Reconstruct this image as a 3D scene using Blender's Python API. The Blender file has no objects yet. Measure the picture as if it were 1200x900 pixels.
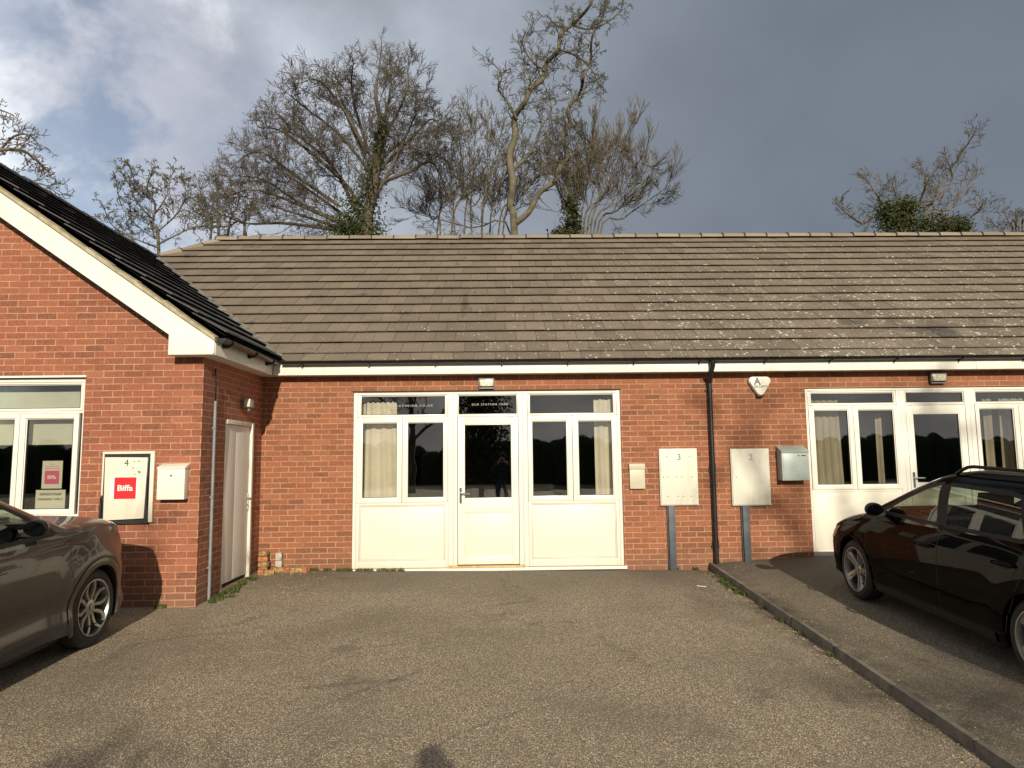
import bpy, bmesh, math, random
from mathutils import Vector, Matrix, noise
R = math.radians
sc = bpy.context.scene
# ---------------------------------------------------------------- camera
CAM = (0.0, 0.0, 1.516)
yaw, pitch, roll, FPX = 0.01799, 0.10574, -0.01142, 813.8
cd = bpy.data.cameras.new('camera'); cam = bpy.data.objects.new('camera', cd); sc.collection.objects.link(cam)
F = Vector((math.sin(yaw)*math.cos(pitch), math.cos(yaw)*math.cos(pitch), math.sin(pitch)))
r0 = Vector((math.cos(yaw), -math.sin(yaw), 0)); u0 = r0.cross(F)
rr = math.cos(roll)*r0 + math.sin(roll)*u0; uu = -math.sin(roll)*r0 + math.cos(roll)*u0
m = Matrix.Identity(4)
for i in range(3):
    m[i][0] = rr[i]; m[i][1] = uu[i]; m[i][2] = -F[i]; m[i][3] = CAM[i]
cam.matrix_world = m
cd.sensor_width = 36; cd.sensor_fit = 'HORIZONTAL'; cd.lens = FPX/1200*36; cd.clip_end = 2000; cd.clip_start = 0.05
sc.camera = cam
# ---------------------------------------------------------------- light
EL, AZ = R(21), R(5.5)           # the sun stands behind the camera, a little to its right
sund = Vector((math.sin(AZ)*math.cos(EL), -math.cos(AZ)*math.cos(EL), math.sin(EL)))
ld = bpy.data.lights.new('sun', 'SUN'); ld.energy = 4.9; ld.angle = R(0.55); ld.color = (1.0, 0.90, 0.73)
sun = bpy.data.objects.new('sun', ld); sc.collection.objects.link(sun)
sun.rotation_euler = sund.to_track_quat('Z', 'Y').to_euler()
sc.view_settings.view_transform = 'Standard'; sc.view_settings.look = 'None'
sc.view_settings.exposure = 0.10; sc.view_settings.gamma = 1.0
w = bpy.data.worlds.new('World'); sc.world = w; w.use_nodes = True
nt = w.node_tree; nt.nodes.clear()
def N(nt, t, **k):
    n = nt.nodes.new(t)
    for a, b in k.items():
        if a.startswith('i_'): n.inputs[a[2:].replace('_', ' ')].default_value = b
        else: setattr(n, a, b)
    return n
def ramp(nt, fac, stops, interp='LINEAR'):
    n = nt.nodes.new('ShaderNodeValToRGB'); e = n.color_ramp.elements; n.color_ramp.interpolation = interp
    while len(e) < len(stops): e.new(0.5)
    for i, (p, c) in enumerate(stops):
        e[i].position = p; e[i].color = (*c, 1) if len(c) == 3 else c
    nt.links.new(fac, n.inputs[0]); return n.outputs[0]
def mixc(nt, fac, a, b, mode='MIX'):
    n = nt.nodes.new('ShaderNodeMix'); n.data_type = 'RGBA'; n.blend_type = mode
    for s, v in ((0, fac), (6, a), (7, b)):
        if hasattr(v, 'links'): nt.links.new(v, n.inputs[s])
        elif s == 0: n.inputs[s].default_value = v
        else: n.inputs[s].default_value = (*v, 1) if len(v) == 3 else v
    return n.outputs[2]
def mth(nt, op, a, b=0.0, c=None, clamp=False):
    n = nt.nodes.new('ShaderNodeMath'); n.operation = op; n.use_clamp = clamp
    for s, v in ((0, a), (1, b), (2, c)):
        if v is None: continue
        if hasattr(v, 'links'): nt.links.new(v, n.inputs[s])
        else: n.inputs[s].default_value = v
    return n.outputs[0]
def noisef(nt, vec, scale, detail=4, rough=0.55, dist=0.0):
    n = N(nt, 'ShaderNodeTexNoise'); n.inputs['Scale'].default_value = scale; n.inputs['Detail'].default_value = detail
    n.inputs['Roughness'].default_value = rough; n.inputs['Distortion'].default_value = dist
    if vec is not None: nt.links.new(vec, n.inputs['Vector'])
    return n.outputs['Fac']
def mrange(nt, v, a, b, c=0.0, d=1.0, smooth=True):
    n = N(nt, 'ShaderNodeMapRange'); n.interpolation_type = 'SMOOTHSTEP' if smooth else 'LINEAR'
    nt.links.new(v, n.inputs[0])
    for i, x in enumerate((a, b, c, d)): n.inputs[i+1].default_value = x
    return n.outputs[0]
sky = N(nt, 'ShaderNodeTexSky', sky_type='NISHITA', sun_disc=False, sun_elevation=EL, sun_rotation=math.pi-AZ)
tc = N(nt, 'ShaderNodeTexCoord'); sep = N(nt, 'ShaderNodeSeparateXYZ'); nt.links.new(tc.outputs['Generated'], sep.inputs[0])
dx, dy, dz = sep.outputs
mp = N(nt, 'ShaderNodeMapping'); nt.links.new(tc.outputs['Generated'], mp.inputs[0]); mp.inputs['Scale'].default_value = (1, 1, 1.25)
mp.inputs['Location'].default_value = (3.3, 1.2, 0.4)
n1 = noisef(nt, mp.outputs[0], 2.4, 4, 0.45, 0.1); n2 = noisef(nt, mp.outputs[0], 6.5, 6, 0.52, 0.1)
side = mrange(nt, dx, -0.62, 0.42)                               # pale broken cloud on the left, slate rain cloud on the right
cl = mixc(nt, side, (5.9, 6.4, 7.2), (1.62, 1.92, 2.35))
tex = mth(nt, 'ADD', mth(nt, 'MULTIPLY', n1, 0.6), mth(nt, 'MULTIPLY', n2, 0.4))
shade = mrange(nt, tex, 0.38, 0.62, 0.66, 1.35)
flat = mth(nt, 'ADD', 1.0, mth(nt, 'MULTIPLY', mth(nt, 'SUBTRACT', shade, 1.0), mrange(nt, dx, -0.5, 0.3, 1.0, 0.22)))
cl = mixc(nt, 1.0, cl, flat, 'MULTIPLY')
lowc = mrange(nt, dz, 0.0, 0.5, 1.0, 0.0)
cl = mixc(nt, mth(nt, 'MULTIPLY', lowc, 0.25), cl, (2.7, 3.1, 3.7))
back = mrange(nt, dy, 0.35, -0.6)                                # bright thin cloud round the sun behind the camera
cl = mixc(nt, back, cl, mixc(nt, 1.0, (4.6, 4.5, 4.3), shade, 'MULTIPLY'))
dv = (F+((48-600)/FPX)*rr+((450-70)/FPX)*uu).normalized()
vw = N(nt, 'ShaderNodeVectorMath', operation='DOT_PRODUCT'); nt.links.new(tc.outputs['Generated'], vw.inputs[0]); vw.inputs[1].default_value = dv
wm_ = mrange(nt, mth(nt, 'ADD', vw.outputs['Value'], mth(nt, 'MULTIPLY', mth(nt, 'SUBTRACT', noisef(nt, mp.outputs[0], 8.0, 6, 0.6, 0.2), .5), .06)), .974, 1.0)
cl = mixc(nt, wm_, cl, (10.5, 10.6, 10.9))
dv = (F+((185-600)/FPX)*rr+((450-120)/FPX)*uu).normalized()
vw = N(nt, 'ShaderNodeVectorMath', operation='DOT_PRODUCT'); nt.links.new(tc.outputs['Generated'], vw.inputs[0]); vw.inputs[1].default_value = dv
wm_ = mrange(nt, mth(nt, 'ADD', vw.outputs['Value'], mth(nt, 'MULTIPLY', mth(nt, 'SUBTRACT', noisef(nt, mp.outputs[0], 6.0, 6, 0.6, 0.2), .5), .03)), .984, .998, 0, .75)
cl = mixc(nt, wm_, cl, (3.3, 3.6, 4.5))
# gaps of blue, mostly on the far left
cov = mth(nt, 'ADD', noisef(nt, mp.outputs[0], 3.1, 4, 0.5, 0.2), mth(nt, 'MULTIPLY', dx, 0.33))
gap = mrange(nt, cov, 0.27, 0.20)
dn = mth(nt, 'MULTIPLY', mth(nt, 'SUBTRACT', noisef(nt, mp.outputs[0], 7.0, 5, 0.6, 0.2), .5), .05)
for (ux, uy, ctr, wdt) in ((-20, 10, .9935, .006), (86, 212, .9958, .0042)):
    dv = (F+((ux-600)/FPX)*rr+((450-uy)/FPX)*uu).normalized()
    vd_ = N(nt, 'ShaderNodeVectorMath', operation='DOT_PRODUCT'); nt.links.new(tc.outputs['Generated'], vd_.inputs[0]); vd_.inputs[1].default_value = dv
    gap = mth(nt, 'MAXIMUM', gap, mth(nt, 'MULTIPLY', mrange(nt, mth(nt, 'ADD', vd_.outputs['Value'], mth(nt, 'MULTIPLY', dn, .9)), ctr-wdt, ctr+wdt), .62))
col = mixc(nt, gap, cl, mixc(nt, 1.0, sky.outputs[0], (0.9, 0.95, 1.0), 'MULTIPLY'))
bg = N(nt, 'ShaderNodeBackground'); bg.inputs['Strength'].default_value = 0.1
nt.links.new(col, bg.inputs['Color']); wo = N(nt, 'ShaderNodeOutputWorld'); nt.links.new(bg.outputs[0], wo.inputs[0])
# ---------------------------------------------------------------- materials
def mat(name, base=(0.5, 0.5, 0.5), rough=0.6, metal=0.0, coat=0.0, spec=0.5, var=0.0, vscale=8, bump=0.0, bscale=60, emis=None):
    m = bpy.data.materials.new(name); m.use_nodes = True; t = m.node_tree; b = t.nodes['Principled BSDF']
    b.inputs['Base Color'].default_value = (*base, 1); b.inputs['Roughness'].default_value = rough
    b.inputs['Metallic'].default_value = metal; b.inputs['Coat Weight'].default_value = coat; b.inputs['Coat Roughness'].default_value = 0.03
    b.inputs['Specular IOR Level'].default_value = spec
    o = N(t, 'ShaderNodeTexCoord').outputs['Object']
    if var:
        f = noisef(t, o, vscale, 6, 0.6)
        t.links.new(mixc(t, mrange(t, f, 0.3, 0.7), tuple(c*(1-var) for c in base), tuple(min(1, c*(1+var)) for c in base)), b.inputs['Base Color'])
    if bump:
        bn = N(t, 'ShaderNodeBump'); bn.inputs['Strength'].default_value = bump; bn.inputs['Distance'].default_value = 0.01
        t.links.new(noisef(t, o, bscale, 4), bn.inputs['Height']); t.links.new(bn.outputs[0], b.inputs['Normal'])
    return m
def wallcoords(t):
    o = N(t, 'ShaderNodeTexCoord').outputs['Object']; s = N(t, 'ShaderNodeSeparateXYZ'); t.links.new(o, s.inputs[0])
    g = N(t, 'ShaderNodeNewGeometry'); sn = N(t, 'ShaderNodeSeparateXYZ'); t.links.new(g.outputs['Normal'], sn.inputs[0])
    isx = mth(t, 'GREATER_THAN', mth(t, 'ABSOLUTE', sn.outputs[0]), 0.7)
    mx = N(t, 'ShaderNodeMix'); mx.data_type = 'FLOAT'; t.links.new(isx, mx.inputs[0]); t.links.new(s.outputs[0], mx.inputs[2]); t.links.new(s.outputs[1], mx.inputs[3])
    c = N(t, 'ShaderNodeCombineXYZ'); t.links.new(mx.outputs[0], c.inputs[0]); t.links.new(s.outputs[2], c.inputs[1])
    return o, c.outputs[0]
def splash(t, o, c, col=(.13, .085, .055), h=.34, amt=.45):      # rain splash dirt low on the wall
    s = N(t, 'ShaderNodeSeparateXYZ'); t.links.new(o, s.inputs[0])
    k = mth(t, 'MULTIPLY', mrange(t, mth(t, 'ADD', s.outputs[2], mth(t, 'MULTIPLY', noisef(t, o, 4, 5, .7), -.35)), h-.18, -.20), amt)
    return mixc(t, k, c, col)
def brick_mat(name, tint, seed):
    m = bpy.data.materials.new(name); m.use_nodes = True; t = m.node_tree; b = t.nodes['Principled BSDF']
    o, uv = wallcoords(t)
    # slightly wandering joints
    wob = N(t, 'ShaderNodeTexNoise'); wob.inputs['Scale'].default_value = 9; t.links.new(uv, wob.inputs['Vector'])
    sub = N(t, 'ShaderNodeVectorMath', operation='SUBTRACT'); t.links.new(wob.outputs['Color'], sub.inputs[0]); sub.inputs[1].default_value = (.5, .5, .5)
    sm = N(t, 'ShaderNodeVectorMath', operation='MULTIPLY'); t.links.new(sub.outputs[0], sm.inputs[0]); sm.inputs[1].default_value = (.012, .006, 0)
    ad = N(t, 'ShaderNodeVectorMath', operation='ADD'); t.links.new(uv, ad.inputs[0]); t.links.new(sm.outputs[0], ad.inputs[1])
    of = N(t, 'ShaderNodeVectorMath', operation='ADD'); t.links.new(ad.outputs[0], of.inputs[0]); of.inputs[1].default_value = (seed*0.731+20*.225, 75*.075, 0)
    bt = N(t, 'ShaderNodeTexBrick'); t.links.new(of.outputs[0], bt.inputs['Vector'])
    bt.inputs['Scale'].default_value = 1; bt.inputs['Brick Width'].default_value = .225; bt.inputs['Row Height'].default_value = .075
    bt.inputs['Mortar Size'].default_value = .0060; bt.inputs['Mortar Smooth'].default_value = .25; bt.inputs['Bias'].default_value = 0
    bt.inputs['Color1'].default_value = (0, 0, 0, 1); bt.inputs['Color2'].default_value = (1, 1, 1, 1); bt.inputs['Mortar'].default_value = (.5, .5, .5, 1)
    T = lambda c: tuple(a*k for a, k in zip(c, tint))
    bc = ramp(t, bt.outputs['Color'], [(0, T((.17, .072, .044))), (.14, T((.245, .088, .048))), (.40, T((.33, .120, .064))), (.62, T((.285, .104, .056))), (.84, T((.37, .150, .086))), (1, T((.215, .086, .052)))])
    n = noisef(t, o, 55, 5, .65); bc = mixc(t, mrange(t, n, .35, .7, 0, .45), bc, T((.50, .24, .145)))
    n3 = noisef(t, o, 1.3, 4, .6); bc = mixc(t, mrange(t, n3, .45, .75, 0, .35), bc, T((.22, .095, .055)))
    n4 = noisef(t, o, 6.0, 5, .7); bc = mixc(t, mrange(t, n4, .62, .75, 0, .35), bc, T((.47, .27, .18)))
    mo = mixc(t, noisef(t, o, 30, 3), T((.50, .335, .235)), T((.74, .53, .38)))
    t.links.new(mixc(t, mth(t, 'MULTIPLY', bt.outputs['Fac'], mrange(t, noisef(t, o, 5.5, 5, .7), .30, .62, .25, .80)), splash(t, o, bc), mo), b.inputs['Base Color'])
    b.inputs['Roughness'].default_value = .88
    h = mth(t, 'ADD', mth(t, 'MULTIPLY', bt.outputs['Fac'], -1.0), mth(t, 'MULTIPLY', noisef(t, o, 140, 4), .5))
    bn = N(t, 'ShaderNodeBump'); bn.inputs['Strength'].default_value = .55; bn.inputs['Distance'].default_value = .004
    t.links.new(h, bn.inputs['Height']); t.links.new(bn.outputs[0], b.inputs['Normal'])
    return m
def tile_mat(name, c1, c2, lichen=1.0, rough=.85):
    m = bpy.data.materials.new(name); m.use_nodes = True; t = m.node_tree; b = t.nodes['Principled BSDF']
    o = N(t, 'ShaderNodeTexCoord').outputs['Object']; at = N(t, 'ShaderNodeAttribute', attribute_name='tone')
    c = mixc(t, at.outputs['Fac'], c1, c2)
    c = mixc(t, mrange(t, noisef(t, o, .9, 5, .65), .42, .72, 0, .45), c, tuple(x*.62 for x in c1))
    c = mixc(t, mrange(t, noisef(t, o, 24, 5, .7), .5, .8, 0, .5), c, tuple(x*1.35 for x in c2))
    s = N(t, 'ShaderNodeSeparateXYZ'); t.links.new(o, s.inputs[0])
    if lichen:
        v = N(t, 'ShaderNodeTexVoronoi'); v.inputs['Scale'].default_value = 17; v.inputs['Randomness'].default_value = 1; t.links.new(o, v.inputs['Vector'])
        # lichen thickens toward the right and toward the eaves
        dens = mth(t, 'ADD', mrange(t, s.outputs[0], -4.5, 5.0, 0, .15), mrange(t, s.outputs[2], 6.2, 3.0, 0, .09))
        dens = mth(t, 'MULTIPLY', dens, mrange(t, noisef(t, o, 3.1, 5, .7), .30, .66, .35, 1.35))
        rnd = N(t, 'ShaderNodeSeparateColor'); t.links.new(v.outputs['Color'], rnd.inputs[0])
        siz = mth(t, 'MULTIPLY', mth(t, 'MULTIPLY', dens, rnd.outputs[0]), 1.75)
        dd = mth(t, 'ADD', v.outputs['Distance'], mth(t, 'MULTIPLY', noisef(t, o, 50, 3), .16))
        sp = mth(t, 'LESS_THAN', dd, mth(t, 'ADD', siz, .055))
        c = mixc(t, mth(t, 'MULTIPLY', sp, mrange(t, rnd.outputs[1], .15, .8, .25, 1)), c, (.60, .58, .48))
        v2 = N(t, 'ShaderNodeTexVoronoi'); v2.inputs['Scale'].default_value = 38; t.links.new(o, v2.inputs['Vector'])
        sp2 = mth(t, 'LESS_THAN', v2.outputs['Distance'], mth(t, 'MULTIPLY', dens, .95))
        c = mixc(t, mth(t, 'MULTIPLY', sp2, .55), c, (.50, .47, .37))
        # soot-dark algae runs in a few places
        st = mth(t, 'MULTIPLY', mrange(t, noisef(t, o, 2.3, 5, .7), .60, .70), .65)
        c = mixc(t, st, c, (.035, .032, .03))
    if lichen:
        for (sx_, sz_, wx_, wz_) in ((-.56, 4.05, .085, .34), (-.46, 3.9, .05, .10), (6.6, 3.35, .5, .16), (5.5, 3.55, .3, .10)):
            qx = mth(t, 'DIVIDE', mth(t, 'SUBTRACT', s.outputs[0], sx_), wx_); qz = mth(t, 'DIVIDE', mth(t, 'SUBTRACT', s.outputs[2], sz_), wz_)
            q2 = mth(t, 'ADD', mth(t, 'ADD', mth(t, 'MULTIPLY', qx, qx), mth(t, 'MULTIPLY', qz, qz)), mth(t, 'MULTIPLY', noisef(t, o, 14, 4, .7), 1.6))
            c = mixc(t, mrange(t, q2, 1.7, .7, 0, .62), c, (.04, .036, .033))
    t.links.new(c, b.inputs['Base Color']); b.inputs['Roughness'].default_value = rough
    bn = N(t, 'ShaderNodeBump'); bn.inputs['Strength'].default_value = .5; bn.inputs['Distance'].default_value = .004
    t.links.new(noisef(t, o, 120, 4), bn.inputs['Height']); t.links.new(bn.outputs[0], b.inputs['Normal'])
    return m
def asphalt_mat():
    m = bpy.data.materials.new('asphalt'); m.use_nodes = True; t = m.node_tree; b = t.nodes['Principled BSDF']
    o = N(t, 'ShaderNodeTexCoord').outputs['Object']
    v = N(t, 'ShaderNodeTexVoronoi'); v.inputs['Scale'].default_value = 105; t.links.new(o, v.inputs['Vector'])
    sepc = N(t, 'ShaderNodeSeparateColor'); t.links.new(v.outputs['Color'], sepc.inputs[0])
    stone = ramp(t, sepc.outputs[0], [(0, (.19, .15, .097)), (.28, (.325, .262, .172)), (.60, (.47, .38, .25)), (.85, (.62, .51, .345)), (1, (.92, .80, .60))])
    gapm = mrange(t, v.outputs['Distance'], .34, .62)
    c = mixc(t, gapm, stone, (.155, .122, .083))
    v2 = N(t, 'ShaderNodeTexVoronoi'); v2.inputs['Scale'].default_value = 27; t.links.new(o, v2.inputs['Vector'])
    s2 = N(t, 'ShaderNodeSeparateColor'); t.links.new(v2.outputs['Color'], s2.inputs[0])
    chip = mth(t, 'MULTIPLY', mth(t, 'LESS_THAN', v2.outputs['Distance'], .19), mth(t, 'GREATER_THAN', s2.outputs[0], .62))
    c = mixc(t, mth(t, 'MULTIPLY', chip, .8), c, (.62, .55, .43))
    s = N(t, 'ShaderNodeSeparateXYZ'); t.links.new(o, s.inputs[0])
    # worn patches, damp dark bitumen patches, a darker band towards the walls, a darker bay on the right
    c = mixc(t, mrange(t, noisef(t, o, .55, 5, .6, .4), .40, .70, .0, .50), c, (.12, .096, .062))
    c = mixc(t, mrange(t, noisef(t, o, .9, 5, .65, 1.3), .56, .66, 0, .40), c, (.07, .057, .04))
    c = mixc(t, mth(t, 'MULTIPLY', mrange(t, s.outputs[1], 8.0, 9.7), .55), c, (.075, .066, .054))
    bay = mth(t, 'GREATER_THAN', s.outputs[0], 2.95)
    c = mixc(t, mth(t, 'MULTIPLY', bay, .42), c, (.070, .058, .042))
    edge = mth(t, 'ABSOLUTE', mth(t, 'SUBTRACT', s.outputs[0], 2.93))
    dirt = mth(t, 'MULTIPLY', mrange(t, edge, .30, .02), mrange(t, noisef(t, o, 7, 5, .65), .42, .60))
    c = mixc(t, mth(t, 'MULTIPLY', dirt, .7), c, (.060, .050, .026))
    # two cracks with bitumen in them
    for (x0, y0, x1, y1, wd) in ((-1.35, 5.1, -.62, 5.95, .035), (-1.6, 5.55, -.7, 5.7, .06), (-.75, 4.25, .35, 5.35, .02), (.3, 5.3, 1.5, 6.2, .012)):
        L = math.hypot(x1-x0, y1-y0); ux, uy = (x1-x0)/L, (y1-y0)/L
        px = mth(t, 'SUBTRACT', s.outputs[0], x0); py = mth(t, 'SUBTRACT', s.outputs[1], y0)
        al = mth(t, 'ADD', mth(t, 'MULTIPLY', px, ux), mth(t, 'MULTIPLY', py, uy))
        ac = mth(t, 'SUBTRACT', mth(t, 'MULTIPLY', px, uy), mth(t, 'MULTIPLY', py, ux))
        ac = mth(t, 'ABSOLUTE', mth(t, 'ADD', ac, mth(t, 'MULTIPLY', mth(t, 'SUBTRACT', noisef(t, o, 3.5, 4, .7), .5), .22)))
        k = mth(t, 'MULTIPLY', mrange(t, ac, wd, wd*.2), mth(t, 'MULTIPLY', mrange(t, al, 0, .12), mrange(t, al, L, L-.12)))
        c = mixc(t, mth(t, 'MULTIPLY', k, .38), c, (.06, .05, .04))
    t.links.new(c, b.inputs['Base Color']); b.inputs['Roughness'].default_value = .9
    h = mth(t, 'ADD', mth(t, 'MULTIPLY', gapm, -1), mth(t, 'MULTIPLY', chip, .6))
    bn = N(t, 'ShaderNodeBump'); bn.inputs['Strength'].default_value = .75; bn.inputs['Distance'].default_value = .006
    t.links.new(h, bn.inputs['Height']); t.links.new(bn.outputs[0], b.inputs['Normal'])
    return m
def glass_mat(name, tint, refl=2.0, rough=0.0):
    m = bpy.data.materials.new(name); m.use_nodes = True; t = m.node_tree; t.nodes.clear()
    tr = N(t, 'ShaderNodeBsdfTransparent'); tr.inputs[0].default_value = (*tint, 1)
    gl = N(t, 'ShaderNodeBsdfGlossy'); gl.inputs['Roughness'].default_value = rough; gl.inputs[0].default_value = (1, 1, 1, 1)
    lw = N(t, 'ShaderNodeLayerWeight'); lw.inputs[0].default_value = .5
    fr5 = mth(t, 'ADD', .04, mth(t, 'MULTIPLY', mth(t, 'POWER', lw.outputs['Facing'], 5.0), .9))
    o = N(t, 'ShaderNodeTexCoord').outputs['Object']
    bn = N(t, 'ShaderNodeBump'); bn.inputs['Strength'].default_value = .06; bn.inputs['Distance'].default_value = .02
    t.links.new(noisef(t, o, 1.6, 2), bn.inputs['Height']); t.links.new(bn.outputs[0], gl.inputs['Normal'])
    mx = N(t, 'ShaderNodeMixShader'); t.links.new(mth(t, 'MULTIPLY', fr5, refl, clamp=True), mx.inputs[0])
    t.links.new(tr.outputs[0], mx.inputs[1]); t.links.new(gl.outputs[0], mx.inputs[2])
    ou = N(t, 'ShaderNodeOutputMaterial'); t.links.new(mx.outputs[0], ou.inputs[0]); return m
def dirty_white(name, base, rough=.35, grime=(.45, .42, .34), amt=.35, scale=2.2):
    m = bpy.data.materials.new(name); m.use_nodes = True; t = m.node_tree; b = t.nodes['Principled BSDF']
    o = N(t, 'ShaderNodeTexCoord').outputs['Object']
    mp = N(t, 'ShaderNodeMapping'); t.links.new(o, mp.inputs[0]); mp.inputs['Scale'].default_value = (2.5, 2.5, .6)
    f = mth(t, 'MULTIPLY', mrange(t, noisef(t, mp.outputs[0], scale, 6, .68), .46, .80), amt)
    f2 = mth(t, 'MULTIPLY', mrange(t, noisef(t, o, 30, 4, .7), .60, .78), amt*.5)
    c_ = mixc(t, mth(t, 'ADD', f, f2), base, grime)
    if name in ('white_upvc', 'panel_white'): c_ = splash(t, o, c_, (.48, .43, .33), .20, .35)
    t.links.new(c_, b.inputs['Base Color']); b.inputs['Roughness'].default_value = rough
    return m
M = {}
M['brick'] = brick_mat('brick_main', (.75, .68, .58), 1); M['brick2'] = brick_mat('brick_gable', (.78, .67, .61), 2)
M['tile'] = tile_mat('concrete_tile', (.143, .112, .080), (.190, .151, .109))
M['tile2'] = tile_mat('dark_tile', (.042, .040, .041), (.062, .059, .057), 0, .65)
M['ridge'] = tile_mat('ridge_tile', (.19, .155, .115), (.27, .22, .16), 0)
M['asphalt'] = asphalt_mat()
M['upvc'] = dirty_white('white_upvc', (.70, .685, .61), .28, (.52, .48, .38), .22)
M['fascia'] = dirty_white('fascia_white', (.72, .705, .63), .4, (.42, .40, .32), .45, 1.4)
M['panel'] = dirty_white('panel_white', (.665, .63, .53), .4, (.58, .53, .41), .30)
M['glass'] = glass_mat('window_glass', (.90, .90, .88), 3.3)
M['carglass'] = glass_mat('car_glass', (.60, .68, .60), 1.6)
M['black'] = mat('black_plastic', (.012, .012, .013), .35, var=.3)
M['gasket'] = mat('black_gasket', (.010, .010, .010), .7)
M['cream'] = dirty_white('cabinet_cream', (.64, .61, .50), .5, (.40, .36, .26), .5, 2.0)
M['cabinet'] = dirty_white('cabinet_white', (.60, .58, .49), .5, (.36, .33, .25), .6, 2.6)
M['peel'] = dirty_white('peeling_white', (.62, .60, .52), .6, (.25, .20, .14), 1.0, 5.0)
M['door'] = dirty_white('door_white', (.66, .64, .58), .5, (.40, .37, .30), .5, 2.0)
M['box_white'] = dirty_white('box_white', (.71, .69, .59), .35, (.55, .5, .4), .15)
M['box_tan'] = mat('box_tan', (.47, .44, .33), .45, var=.06)
M['box_grey'] = mat('box_grey', (.36, .42, .39), .42, metal=.1, var=.12, vscale=3)
M['post'] = mat('grey_post', (.060, .072, .085), .55, metal=.2, var=.25, vscale=5)
M['conduit'] = mat('grey_conduit', (.20, .215, .225), .5, var=.12)
M['chrome'] = mat('chrome', (.75, .75, .74), .15, metal=1)
M['ink'] = mat('ink', (.03, .03, .028), .6); M['inkgrey'] = mat('grey_ink', (.16, .17, .14), .6)
M['faint'] = mat('faint_ink', (.33, .33, .28), .6); M['red'] = mat('sign_red', (.62, .016, .022), .4); M['pink'] = mat('sign_pink', (.62, .13, .24), .5); M['white'] = mat('sign_white', (.82, .80, .72), .5)
M['paper'] = mat('paper', (.66, .66, .52), .7); M['vinyl'] = mat('white_vinyl', (.42, .42, .40), .6)
M['wood'] = mat('threshold_oak', (.50, .33, .13), .5, var=.25, vscale=14); M['kerb'] = mat('kerb_concrete', (.155, .135, .105), .9, var=.35, vscale=5, bump=.5, bscale=40)
M['curtain'] = mat('curtain_cream', (.80, .74, .60), .9, var=.08, vscale=4); M['curtain2'] = mat('curtain_tan', (.42, .37, .27), .9, var=.12, vscale=4)
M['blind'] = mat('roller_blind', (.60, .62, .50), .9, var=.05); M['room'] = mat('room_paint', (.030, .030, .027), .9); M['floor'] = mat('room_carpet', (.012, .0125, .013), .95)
M['furn'] = mat('office_furniture', (.04, .03, .023), .6)
M['bark'] = mat('bark_brown', (.110, .090, .062), .95, var=.4, vscale=3); M['bark2'] = mat('bark_pale', (.108, .095, .062), .95, var=.45, vscale=3)
M['bark3'] = mat('bark_grey_brown', (.098, .082, .060), .95, var=.35, vscale=2)
def leaf_mat(name, a, b_):
    m = bpy.data.materials.new(name); m.use_nodes = True; t = m.node_tree; b = t.nodes['Principled BSDF']
    at = N(t, 'ShaderNodeAttribute', attribute_name='tone'); t.links.new(mixc(t, at.outputs['Fac'], a, b_), b.inputs['Base Color']); b.inputs['Roughness'].default_value = .85; b.inputs['Specular IOR Level'].default_value = .15
    return m
M['ivy'] = leaf_mat('ivy_leaf', (.022, .032, .012), (.085, .095, .030)); M['grass'] = leaf_mat('grass_blade', (.045, .065, .018), (.12, .13, .045))
M['litter'] = leaf_mat('dry_litter', (.10, .07, .04), (.42, .34, .22))
M['earth'] = mat('earth', (.07, .06, .045), .95, var=.3)
M['mortar'] = mat('old_mortar', (.40, .37, .31), .95, var=.25, vscale=25, bump=.6, bscale=50)
M['oldbrick'] = mat('loose_brick', (.36, .15, .07), .92, var=.4, vscale=25, bump=.8, bscale=50); M['moss'] = mat('mossy_brick', (.30, .19, .075), .95, var=.55, vscale=18, bump=.8, bscale=50)
M['undercloak'] = mat('verge_mortar', (.42, .36, .24), .95, var=.25, vscale=10, bump=.4)
M['tyre'] = mat('tyre_rubber', (.018, .017, .016), .75, var=.3, vscale=12); M['alloy'] = mat('alloy', (.34, .33, .31), .36, metal=.85, var=.1)
M['alloy_dark'] = mat('alloy_dark', (.05, .05, .05), .4, metal=.5)
M['paint_black'] = mat('paint_black', (.0020, .0018, .0016), .5, coat=.27, spec=.0); M['paint_grey'] = mat('paint_bronze_grey', (.044, .038, .033), .40, metal=.5, coat=.6)
M['trim'] = mat('car_trim', (.010, .010, .010), .5, spec=.25); M['clad'] = mat('car_cladding', (.030, .028, .026), .55); M['seat'] = mat('car_seat', (.022, .022, .024), .85)
M['lens'] = mat('lamp_lens', (.55, .55, .55), .08, metal=.6, coat=1); M['mirror'] = mat('mirror_shell', (.008, .008, .009), .3, coat=.5, spec=.1); M['mirror_glass'] = mat('mirror_glass', (.16, .17, .18), .03, metal=1)
M['amber'] = mat('amber_lens', (.55, .18, .03), .2, coat=1); M['lampglass'] = mat('lamp_glass', (.62, .58, .44), .25, var=.25, vscale=40)
M['skin'] = mat('skin', (.50, .31, .23), .6); M['cloth'] = mat('jacket_cloth', (.03, .035, .05), .9); M['jeans'] = mat('jeans_cloth', (.05, .07, .12), .9); M['hair'] = mat('hair', (.04, .025, .015), .8)
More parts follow.
